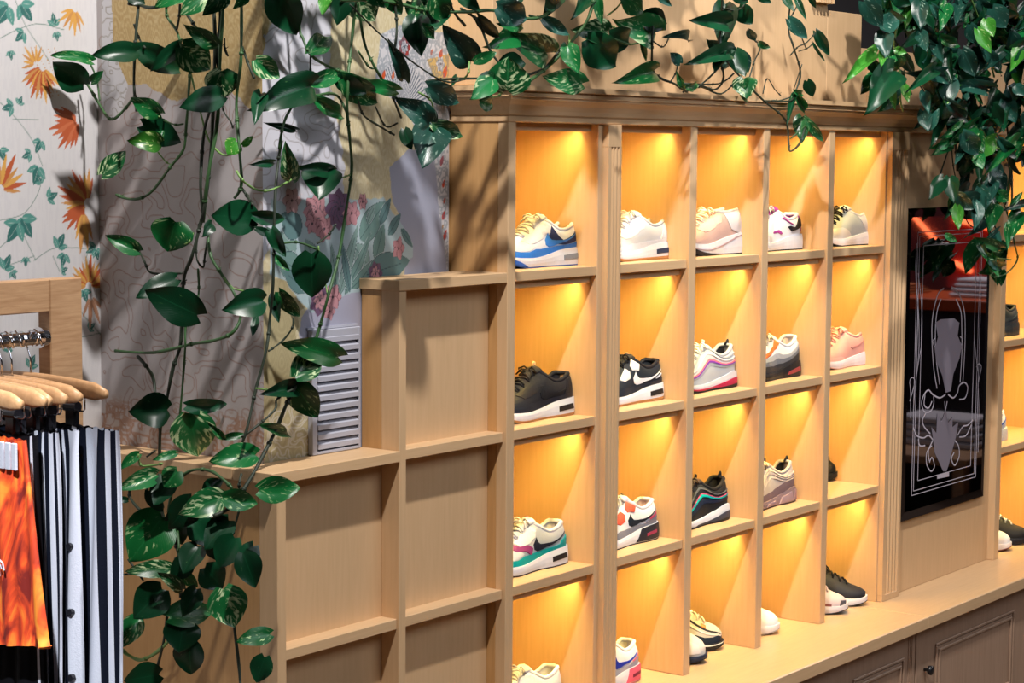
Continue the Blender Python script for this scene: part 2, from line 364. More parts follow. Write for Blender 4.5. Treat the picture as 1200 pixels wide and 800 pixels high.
for pts in ([(18,0),(30,30),(50,60),(58,72)],[(0,45),(20,35),(45,28),(75,35)],[(0,120),(20,140),(38,165),(50,195)],[(15,140),(45,140)],[(0,258),(28,250),(45,225),(50,200)],[(25,265),(30,280),(42,305)],[(40,305),(60,292),(80,290),(110,292)],[(62,300),(70,318)],[(105,290),(100,305)],[(92,350),(95,365),(112,385),(118,392)],[(95,395),(118,390)],[(0,290),(30,262)],[(12,310),(40,300)]):
    cv.curve(pts,.0009,STEM,.9)
for u,v,d,L in ((10,8,230,.05),(25,5,-50,.045),(28,38,220,.03),(64,30,100,.028),(66,38,-80,.02),(15,125,190,.03),(22,122,60,.02),(48,165,240,.03),(36,180,200,.025),(45,196,-110,.04),(0,175,-60,.03),(56,232,20,.03),(48,215,120,.02),(26,255,-60,.05),(22,262,230,.05),(68,290,60,.035),(76,298,250,.03),(112,290,200,.03),(113,292,-80,.025),(30,302,-90,.02),(5,315,60,.035),(14,318,-60,.02),(88,335,-110,.03),(98,340,-70,.03),(104,385,30,.022),(88,388,100,.02),(90,398,-100,.022),(72,318,20,.02),(3,355,40,.03),(35,430,60,.03),(2,405,30,.04),(12,60,-80,.02)): sprig(cv,u,v,d,L)
fan(cv,50,78,-100,120,9,.075,[RED,ORG,RED,YEL]); fan(cv,42,75,120,150,6,.045,[YEL,ORG])
fan(cv,88,10,-110,110,5,.06,[YEL,YEL,ORG])
fan(cv,93,140,205,105,8,.085,[RED,RED,srgb(215,120,80)])
fan(cv,103,238,150,150,10,.085,[RED,ORG,YEL,RED]); fan(cv,100,240,225,60,4,.08,[RED,RED]); fan(cv,98,245,-90,40,3,.1,[YEL,ORG])
fan(cv,0,222,60,130,7,.08,[ORG,RED,YEL]); fan(cv,104,335,90,190,12,.065,[ORG,RED,YEL]); fan(cv,106,345,-80,70,3,.08,[srgb(190,140,110)])
fan(cv,84,418,-90,40,2,.04,[RED])
for k in range(60):
    u=40+(k*53)%30; v=55+(k*31)%60; cv.ell(*cv.P(u,v),*cv.P(u+1.5,v+1),.0012,ORG)
cv.c*=.92
colour_grid('papered_area',cv,lambda A:(A,A*0+BY),PAPER,back,None)
# --- pier: left return (x=-.48) and front, which kinks at x=-.18
PX=-.48
def fy(x): return np.where(x<-.18,.103,.103+(x+.18)*(.055/.38))
pier=MB()
pier.loft([[(x,y,z) for x,y in ((PX+.002,.62),(PX+.002,.105),(-.18,.105),(.205,.1605),(.205,.62))] for z in (0,4.4)],True,0,True)
pier=pier.build('wall_pier',PLASTER,None,kind='structure')
def pB(u,v): p=atx(u,v,PX); return (p.y,p.z)
cb_=Canvas(.103,.62,1.17,2.25,.0025,.002,srgb(206,200,202),pB)
cb_.put(np.clip(fbm(cb_.A*9,cb_.Z*5,4)*2-.7,0,1),srgb(190,180,176),.7)
contour(cb_,16,5,srgb(165,125,110),.035,.75,seed=11)
lowm=np.clip((1.33-cb_.Z)/.03,0,1); contour(cb_,34,6,srgb(176,128,96),.09,.7,lowm,21)
gold=cb_.poly([(127,-60),(330,-60),(330,128),(300,132),(262,100),(240,110),(200,118),(170,98),(148,100),(135,75),(131,40)],.01,5)
cb_.put(gold,srgb(205,176,122))
def damask(cv,mask,col,p=.055,al=.55):
    f=np.cos(cv.A*2*math.pi/p)+np.cos(cv.Z*2*math.pi/(p*1.6)+2*np.sin(cv.A*math.pi/p)); g=np.abs(np.sin(f*3.2+fbm(cv.A*40,cv.Z*40,6)*2.5))
    cv.put(np.clip((g-.72)*5,0,1)*mask,col,al)
damask(cb_,gold,srgb(232,210,160)); damask(cb_,gold,srgb(180,145,90),.041,.3)
lf=cb_.poly([(118,-60),(129,-60),(133,60),(150,100),(140,140),(120,140)]); cb_.put(lf,srgb(228,227,232)); contour(cb_,30,5,srgb(150,140,120),.03,.8,lf,9)
colour_grid('papered_return',cb_,lambda A:(A*0+PX,A),PAPER,pier,None)
def pA(u,v):
    p=at(u,v,.103)
    if p.x>-.18:
        d=(p-CAM); k=.055/.38; t=(.103+(CAM.x+.18)*k-CAM.y)/(d.y-k*d.x); p=CAM+d*t
    return (p.x,p.z)
ca_=Canvas(PX,.2,1.19,2.25,.002,.002,srgb(226,212,172),pA)
full=np.ones(ca_.A.shape)
damask(ca_,full,srgb(240,230,198),.07,.6); damask(ca_,full,srgb(208,190,146),.05,.35)
g1=ca_.poly([(300,-40),(318,-40),(316,25),(309,60),(312,130),(300,130)],.004); ca_.put(g1,srgb(205,176,122)); damask(ca_,g1,srgb(232,210,160))
wh=ca_.poly([(310,40),(325,24),(345,15),(352,-40),(385,-40),(388,30),(385,90),(396,140),(404,200),(400,250),(330,250),(300,330),(300,130)],.012,2)
ca_.put(wh,srgb(222,222,232)); contour(ca_,15,6,srgb(150,140,138),.03,.75,wh,31)
gr=ca_.poly([(456,196),(478,176),(512,172),(530,200),(530,335),(475,330),(472,300),(468,252),(460,236)],.004,8); ca_.put(gr,srgb(176,180,200))
gl=ca_.poly([(300,332),(345,322),(372,345),(350,372),(348,400),(364,430),(364,560),(300,560)],.012,4); ca_.put(gl,srgb(186,172,132)); damask(ca_,gl,srgb(206,192,150),.05,.5)
contour(ca_,30,6,srgb(225,218,205),.05,.7,gl*np.clip((1.34-ca_.Z)/.02,0,1),14)
g2=ca_.poly([(352,372),(372,345),(430,330),(430,540),(364,540),(364,430),(350,402)],.006,6); ca_.put(g2,srgb(178,178,198))
tl=ca_.poly([(318,232),(345,240),(365,228),(400,234),(450,232),(466,256),(484,285),(484,302),(455,326),(425,340),(402,346),(386,356),(366,366),(350,352),(336,330),(316,322)],.006,7)
ca_.put(tl,srgb(186,208,214))
GG=[srgb(120,155,150),srgb(105,140,142),srgb(140,170,165)]; OUT=srgb(48,78,88)
def oleaf(p0,p1,w,c):
    a0,z0=ca_.P(*p0); a1,z1=ca_.P(*p1); d=math.hypot(a1-a0,z1-z0)
    ca_.ell(a0,z0,a1,z1,d*w+.0022,srgb(205,220,222)); ca_.ell(a0,z0,a1,z1,d*w+.0008,OUT); ca_.ell(a0,z0,a1,z1,d*w-.0008,c); ca_.line([(a0,z0),(a0+(a1-a0)*.8,z0+(z1-z0)*.8)],.0007,OUT)
for k,(p0,p1,w) in enumerate([((422,280),(452,236),.25),((445,262),(458,232),.2),((432,312),(412,286),.33),((440,305),(450,262),.26),((455,275),(470,250),.2),((398,345),(420,262),.09),((404,345),(436,270),.08),((410,342),(400,280),.09),((395,340),(388,285),.1),((412,338),(445,300),.12),((430,322),(480,305),.2),((345,300),(322,275),.45),((350,318),(325,300),.4),((352,275),(330,250),.4),((372,315),(358,280),.3),((385,330),(366,300),.2),((360,340),(332,318),.25),((380,345),(350,335),.15),((400,260),(412,238),.2),((470,268),(484,290),.15),((430,262),(440,240),.2)]): oleaf(p0,p1,w,GG[k%3])
def oflower(u,v,R,c,n=5,c2=None):
    a,z=ca_.P(u,v)
    for ring,(f,cc) in enumerate(((1,c),(.6,c if c2 is None else c2))):
        for k in range(n):
            an=2*math.pi*(k+.5*ring)/n; e=(a+math.cos(an)*R*f,z+math.sin(an)*R*f)
            ca_.ell(a,z,*e,R*f*.40+.0009,OUT if ring else srgb(90,50,60)); ca_.ell(a,z,*e,R*f*.40-.0007,cc)
        if c2 is None: break
    ca_.ell(a-.003,z,a+.004,z,.0035,srgb(70,60,70))
PK=srgb(205,150,158); PR=srgb(120,90,120)
oflower(370,248,.040,PK,8,PK); oflower(397,245,.046,PR,8,PR); oflower(412,250,.03,PK,6); oflower(380,268,.03,PK,7); oflower(366,262,.024,PK,6)
oflower(467,291,.028,PK,5); oflower(440,321,.03,PR,7,PK); oflower(342,235,.03,srgb(215,175,175),6); oflower(425,236,.02,PK,6)
oflower(375,352,.035,PR,7,PK); oflower(390,348,.03,PK,6); oflower(386,365,.02,PK,5)
# marbled orange strip and blue fan paper by the tall unit
mb1=ca_.poly([(446,40),(470,30),(526,40),(535,120),(535,340),(524,320),(514,240),(508,170),(490,160),(478,130),(452,110),(440,92)],.006,12)
ca_.put(mb1,srgb(225,225,230))
aa,zz=ca_.P(470,130); rr=np.hypot(ca_.A-aa,(ca_.Z-zz)); th=np.arctan2(ca_.Z-zz,ca_.A-aa)
ca_.put(mb1*(np.sin(th*70)>.2)*(rr<.11),srgb(70,95,120),.85)
yl=ca_.poly([(500,70),(535,60),(535,125),(515,105)],.004); ca_.put(yl*mb1,srgb(225,190,120))
for u,v,R,c in ((517,63,.014,(225,95,50)),(522,84,.016,(225,95,50)),(506,61,.008,(225,120,80)),(450,87,.012,(225,95,50)),(461,88,.01,(225,120,80)),(504,102,.01,(225,95,50)),(520,215,.01,(220,80,50)),(521,235,.009,(225,95,50)),(520,252,.012,(200,60,40)),(522,275,.014,(200,60,40)),(518,188,.013,(200,50,45)),(519,265,.006,(235,170,90))):
    a,z=ca_.P(u,v); ca_.ell(a-R*.5,z-R*.9,a+R*.4,z+R*.9,R*.55,srgb(*c))
oflower(474,55,.026,srgb(170,60,60),7,srgb(220,215,225)); oflower(516,75,.02,srgb(225,225,230),6)
contour(ca_,60,4,srgb(90,120,140),.10,.5,mb1*(rr>.11),44)
colour_grid('papered_front',ca_,lambda A:(A,fy(A)),PAPER,pier,None)
# --- grey vent grille low on the pier
GREY=mat('grey_metal_paint',(.42,.43,.50),.45,var=.06,vscale=12)
vent=thing('wall_vent','grey slatted metal vent grille on the papered pier beside the stepped shelves','vent',(-.268,.1,Z2))
P(MB().box(-.346,-.3305,.088,.1025,Z2+.001,1.486),'frame',vent,GREY)
P(MB().box(-.198,-.1915,.088,.1025,Z2+.001,1.486),'frame',vent,GREY)
P(MB().box(-.330,-.1985,.088,.1025,1.462,1.486),'frame',vent,GREY)
P(MB().box(-.330,-.1985,.088,.1025,Z2+.001,Z2+.008),'frame',vent,GREY)
P(MB().box(-.330,-.1985,.1005,.1028,Z2+.008,1.462,0),'dark_backing',vent,mat('vent_shadow',(.03,.05,.08),.6))
for k in range(12):
    z=Z2+.012+k*.0208
    m_=MB(); m_.loft([[(x,.0865,z),(x,.0865,z+.010),(x,.099,z+.019),(x,.099,z+.009)] for x in (-.3298,-.199)],True,0,True); P(m_,'slat',vent,GREY)
P(MB().box(-.35,-.19,.0985,.1025,1.487,1.492,0),'top_flange',vent,GREY)
# ------------------------------------------------------------------ shoes
_mc={}
def cm(c,rough=.5,bump=0.15,key=''):
    k=(tuple(c),rough,bump)
    if k not in _mc: _mc[k]=mat('shoe_colour_%d'%len(_mc),c,rough,bump=bump,bscale=500,spec=.25)
    return _mc[k]
def lerp_tab(tab,s):
    for (a,b),(c,d) in zip(tab[:-1],tab[1:]):
        if s<=c:
            t=(s-a)/(c-a); t=max(0,min(1,t)); return b+(d-b)*t
    return tab[-1][1]
def sm_tab(tab,s):
    # monotone-ish smooth interpolation
    n=len(tab)
    for i in range(n-1):
        if s<=tab[i+1][0] or i==n-2:
            x0,y0=tab[i]; x1,y1=tab[i+1]; h=x1-x0; t=max(0,min(1,(s-x0)/h))
            m0=(y1-tab[i-1][1])/(x1-tab[i-1][0])*h if i>0 else (y1-y0)
            m1=(tab[i+2][1]-y0)/(tab[i+2][0]-x0)*h if i<n-2 else (y1-y0)
            t2=t*t;t3=t2*t
            return (2*t3-3*t2+1)*y0+(t3-2*t2+t)*m0+(-2*t3+3*t2)*y1+(t3-t2)*m1
WT=[(0,.12),(.015,.36),(.05,.60),(.11,.80),(.2,.95),(.3,1.0),(.45,.88),(.6,.78),(.75,.78),(.88,.76),(.95,.66),(.985,.48),(1,.30)]
PROF={
 'runner':dict(mid=[(0,.030),(.1,.026),(.3,.024),(.5,.029),(.7,.041),(1,.045)],top=[(0,.044),(.06,.058),(.18,.068),(.3,.084),(.42,.103),(.52,.116),(.6,.106),(.72,.088),(.85,.090),(.94,.101),(1,.100)],sole=.0,tong=.128),
 'knit':dict(mid=[(0,.030),(.1,.025),(.3,.024),(.5,.028),(.7,.036),(.9,.044),(1,.046)],top=[(0,.042),(.06,.052),(.18,.062),(.3,.078),(.42,.096),(.52,.108),(.6,.098),(.72,.088),(.85,.098),(.94,.122),(1,.126)],sole=.0,tong=.122),
 'wave':dict(mid=[(0,.026),(.1,.022),(.3,.021),(.5,.024),(.7,.036),(.86,.046),(1,.042)],top=[(0,.046),(.06,.062),(.18,.075),(.3,.092),(.42,.108),(.52,.118),(.6,.104),(.72,.090),(.85,.096),(.94,.112),(1,.114)],sole=.0,tong=.126),
 'chunky':dict(mid=[(0,.040),(.1,.034),(.3,.032),(.5,.040),(.7,.052),(.9,.060),(1,.058)],top=[(0,.050),(.06,.062),(.18,.074),(.3,.092),(.42,.108),(.52,.118),(.6,.116),(.72,.116),(.85,.120),(.94,.124),(1,.122)],sole=.0,tong=.122),
}
def shoe(label,kind,x,y,z,yaw,L,col,group,flip=False):
    pr=PROF[kind]; W=.047
    g=lambda k,d=None: col.get(k,col.get(d) if d else None)
    mid=lambda s: sm_tab(pr['mid'],s); top=lambda s: sm_tab(pr['top'],s); wd=lambda s: W*sm_tab(WT,s)
    bot=lambda s: .014*max(0,(.22-s)/.22)**1.6+.004*max(0,(s-.9)/.1)**2
    ctr=lambda s: .010*math.sin(math.pi*min(1,s*1.4))*(1 if not flip else -1)
    def kk(s):
        t=max(0,min(1,(s-.47)/.14)); return .64*t*t*(3-2*t)
    def wall(s,h,sd,off=0):
        k=kk(s); m=mid(s)-.003; T=top(s); f=k+(1-k)*max(0,1-h**2.3)**.55
        bul=1+.05*math.sin(math.pi*h)*(1 if s>.5 else .3)
        yy=wd(s)*f*bul; zz=m+(T-m)*h
        yo=off*(1 if k>0.3 else max(.15,1-h)); zo=off*(.2 if k>.3 else .3+h*.8)
        lean=(.010*(zz-m)/.08)*max(0,(s-.9)/.1)
        xx=s*L-lean*.8+ (off*.6 if s>.985 else 0)
        return Vector((xx, sd*(yy+yo)+ctr(s), zz+zo))
    def solew(s,h,sd,off=0):
        b=bot(s)+.003; t=mid(s); flare=1.07+.05*math.sin(math.pi*h)+(.06*(1-h) if s>.6 else .02*(1-h))
        ex=(s-.5)*.012
        return Vector((s*L+ex, sd*(wd(s)*flare+.0012+off)+ctr(s), b+(t-b)*h))
    root=thing('sneaker',label,'shoe',(x,y,z),yaw,group)
    SS=[0,.008,.02,.04,.07,.11,.16,.22,.28,.34,.40,.45,.49,.52,.55,.58,.61,.65,.70,.76,.82,.87,.91,.94,.965,.985,1.0]
    HH=[0,.12,.25,.38,.5,.62,.73,.83,.91,.97,1]
    # upper
    rings=[]
    for s in SS:
        r=[wall(s,h,-1) for h in HH]; k=kk(s)
        # padded inner lining down to the footbed
        e=r[-1]; inn=[]
        for q,(fy_,dz) in enumerate(((.90,-.004),(.82,-.02),(.74,-.05))):
            inn.append(Vector((e.x,(e.y-ctr(s))*fy_+ctr(s),max(e.z+dz,mid(s)+.006) if k>.02 else e.z+.0*dz)))
        fr=[wall(s,h,1) for h in HH]; e2=fr[-1]
        inn2=[Vector((e2.x,(e2.y-ctr(s))*fy_+ctr(s),max(e2.z+dz,mid(s)+.006) if k>.02 else e2.z)) for fy_,dz in ((.90,-.004),(.82,-.02),(.74,-.05))]
        rings.append(r+inn+inn2[::-1]+fr[::-1])
    mb=MB(); n=len(rings[0]); vs=[p for r in rings for p in r]; fs=[];fi=[]
    nh=len(HH)
    for i in range(len(rings)-1):
        for k in range(n-1):
            fs.append((i*n+k,i*n+k+1,(i+1)*n+k+1,(i+1)*n+k)); fi.append(1 if nh<=k<nh+5 else 0)
    fs.append(tuple(range(n))[::-1]); fi.append(0)
    la=(len(rings)-1)*n; fs.append(tuple(la+k for k in list(range(nh))+list(range(n-nh,n)))); fi.append(0)
    mb.add(vs,fs); mb.m=fi
    mb.build('upper',[cm(g('upper'),.6),cm(g('lining','upper'),.8)],root,smooth=True)
    # collar padding
    cs=[.53,.57,.61,.66,.72,.78,.84,.89,.93,.96,.985]
    pts=[wall(s,1,-1) for s in cs]+[wall(1,1,0)+Vector((.001,0,.001))]+[wall(s,1,1) for s in cs[::-1]]
    MB().tube(pts,[.003]+[.0055]*(len(pts)-2)+[.003],8).build('collar',cm(g('collar','upper'),.7),root,smooth=True)
    # sole
    def solid(h0,h1,mat_,name,grow=0):
        rr=[]
        for s in SS:
            a=[solew(s,h0+(h1-h0)*t,-1,grow) for t in (0,.33,.66,1)]; b=[solew(s,h0+(h1-h0)*t,1,grow) for t in (0,.33,.66,1)]; rr.append(a+b[::-1])
        return MB().loft(rr,True,0,True).build(name,mat_,root,smooth=False)
    o1=solid(.0,1,cm(g('mid'),.45,.05),'midsole')
    rr=[]
    for s in SS:
        b=bot(s); w_=solew(s,0,-1).y; w2=solew(s,0,1).y; xx=solew(s,0,1).x
        rr.append([Vector((xx,w_,b)),Vector((xx,w_,b+.0045)),Vector((xx,w2,b+.0045)),Vector((xx,w2,b))])
    MB().loft(rr,True,0,True).build('outsole',cm(g('out'),.6),root)
    # overlays: polygons in (s,h) laid over a surface
    def patch(poly,surf,name,c,off=.0012,sides=(-1,1),parent=root,rough=.5,step=.035):
        pts=[]
        for (a,b),(c2,d) in zip(poly,poly[1:]+poly[:1]):
            m_=max(1,int(math.hypot(c2-a,(d-b)*.5)/step))
            for k in range(m_): pts.append((a+(c2-a)*k/m_,b+(d-b)*k/m_))
        nb=len(pts); xs=[p[0] for p in pts]; ys=[p[1] for p in pts]
        ip=[]
        q=min(xs)+step*.6
        while q<max(xs):
            r=min(ys)+step
            while r<max(ys): ip.append((q,r)); r+=step*2
            q+=step
        out=delaunay_2d_cdt([Vector(p) for p in pts+ip],[],[list(range(nb))],1,1e-5)
        v2,e2,f2=out[0],out[1],out[2]
        cnt={}
        for f in f2:
            for i in range(len(f)):
                e=(f[i],f[(i+1)%len(f)]); cnt[e]=1
        bd=[e for e in cnt if (e[1],e[0]) not in cnt]
        for sd in sides:
            mb=MB()
            vs=[surf(p.x,p.y,sd,off) for p in v2]; b0=[surf(p.x,p.y,sd,-.001) for p in v2]; N=len(vs)
            mb.add(vs+b0,[tuple(f) for f in f2]+[(a,b,b+N,a+N) for a,b in bd])
            mb.build(name,cm(c,rough),parent)
    for (name,poly,c,off,surf) in col.get('patches',[]):
        patch(poly,{'w':wall,'s':solew}[surf],name,c,off)
    if 'swoosh' in col:
        patch([(.53,.60),(.488,.45),(.492,.30),(.53,.22),(.60,.24),(.72,.37),(.94,.66),(.74,.50),(.62,.42),(.565,.42),(.54,.48)],wall,'swoosh',col['swoosh'],.0022)
    # tongue
    if 'tongue' in col:
        tp=[]; mt=MB(); zt=pr['tong']
        for t in range(6):
            f=t/5; s=.40+.17*f; zc=top(s)+.004 if s<.5 else None
            zc=(top(.40)-.004)*(1-f)+zt*f+.008*math.sin(math.pi*f); hw=.014+.010*f
            tp.append([Vector((s*L,ctr(s)+hw*q,zc-abs(q)**2*.010*1)) for q in (-1,-.6,0,.6,1)]+[Vector((s*L+.006,ctr(s)+hw*q*.9,zc-.007-abs(q)**2*.010)) for q in (1,.6,0,-.6,-1)])
        mt.loft(tp,True,0,True); to=mt.build('tongue',cm(col['tongue'],.6),root,smooth=True)
        if 'tag' in col:
            s=.535; zc=zt-.003
            MB().loft([[Vector((.515*L,ctr(s)+q*.015,zt-.010-q*q*.006)) for q in (-1,0,1)],[Vector((.566*L,ctr(s)+q*.017,zt+.0025-q*q*.008)) for q in (-1,0,1)]],False).build('tongue_label',cm(col['tag'],.5),to)
    # laces
    lc=cm(col.get('laces',(.8,.8,.8)),.8,.4); ml=MB(); n=7
    for k in range(n):
        s=.235+k*.040; dy=wd(s)*.42; zz=top(s)+.0035; zs=wall(s,.90,-1).z+.002
        c=ctr(s); sk=.006*(1 if k%2 else -1)
        ml.tube([(s*L-sk,c-dy*1.15,zs-.001),(s*L-sk*.5,c-dy*.6,zz-.001),(s*L,c,zz+.0015),(s*L+sk*.5,c+dy*.6,zz-.001),(s*L+sk,c+dy*1.15,zs-.001)],.0030,6)
    s=.50; c=ctr(s); zz=top(s)+.004
    for sd in (-1,1):
        ml.tube([(s*L,c,zz),(s*L-.004,c+sd*.012,zz+.008),(s*L-.010,c+sd*.024,zz+.003),(s*L-.006,c+sd*.026,zz-.006),(s*L,c+sd*.012,zz-.002),(s*L,c,zz)],.0024,6)
        ml.tube([(s*L,c,zz),(s*L-.012,c+sd*.014,zz+.002),(s*L-.022,c+sd*.024,zz-.012)],.0022,6)
    ml.build('laces',lc,root,smooth=True)
    if 'tab' in col:
        MB().tube([wall(1,.72,0)+Vector((.002,0,0)),wall(1,.95,0)+Vector((.006,0,.004)),wall(1,1,0)+Vector((.004,0,.014)),wall(.97,1,0)+Vector((-.004,0,.002))],.0036,6).build('pull_tab',cm(col['tab'],.7),root,smooth=True)
    if 'tongtab' in col:
        MB().tube([(.555*L,ctr(.5),pr['tong']-.004),(.565*L,ctr(.5),pr['tong']+.010),(.58*L,ctr(.5),pr['tong']+.008),(.575*L,ctr(.5),pr['tong']-.006)],.003,6).build('pull_tab',cm(col['tongtab'],.7),root,smooth=True)
    return root
WHT=(.56,.58,.64); BLK=(.012,.013,.018); NAV=(.012,.02,.05); GUM=(.45,.22,.08); GRYS=(.36,.37,.42)
mud=[(.0,.0),(.0,.55),(.05,.50),(.12,.36),(.22,.30),(.32,.34),(.40,.26),(.55,.20),(.8,.26),(1,.30),(1,0)]
toeb=[(.03,.52),(.10,.82),(.2,.86),(.27,.62),(.33,.40),(.22,.34),(.12,.40)]
eye=[(.20,.86),(.26,.60),(.34,.52),(.46,.50),(.56,.62),(.575,.86),(.50,.90),(.36,.84),(.27,.90)]
heel=[(.80,.28),(.84,.60),(.88,.92),(1,.92),(1,.28)]
airw=[(.70,.30),(.70,.62),(.90,.66),(.92,.34)]
def air(c=(.02,.04,.10)): return ('air_window',airw,c,.0012,'s')
def band(c0,amp,w,ph=0,s0=.02,s1=.98,n=16,base=.35):
    up=[];lo=[]
    for k in range(n+1):
        s=s0+(s1-s0)*k/n; hh=base+c0+amp*math.sin(2*math.pi*(s*1.15-.42+ph)); up.append((s,hh+w)); lo.append((s,hh))
    return up+lo[::-1]
def tread(c,h=.16): return ('sole_edge',[(.0,0),(0,h),(.3,h*.9),(.6,h*.8),(1,h),(1,0)],c,.0008,'s')
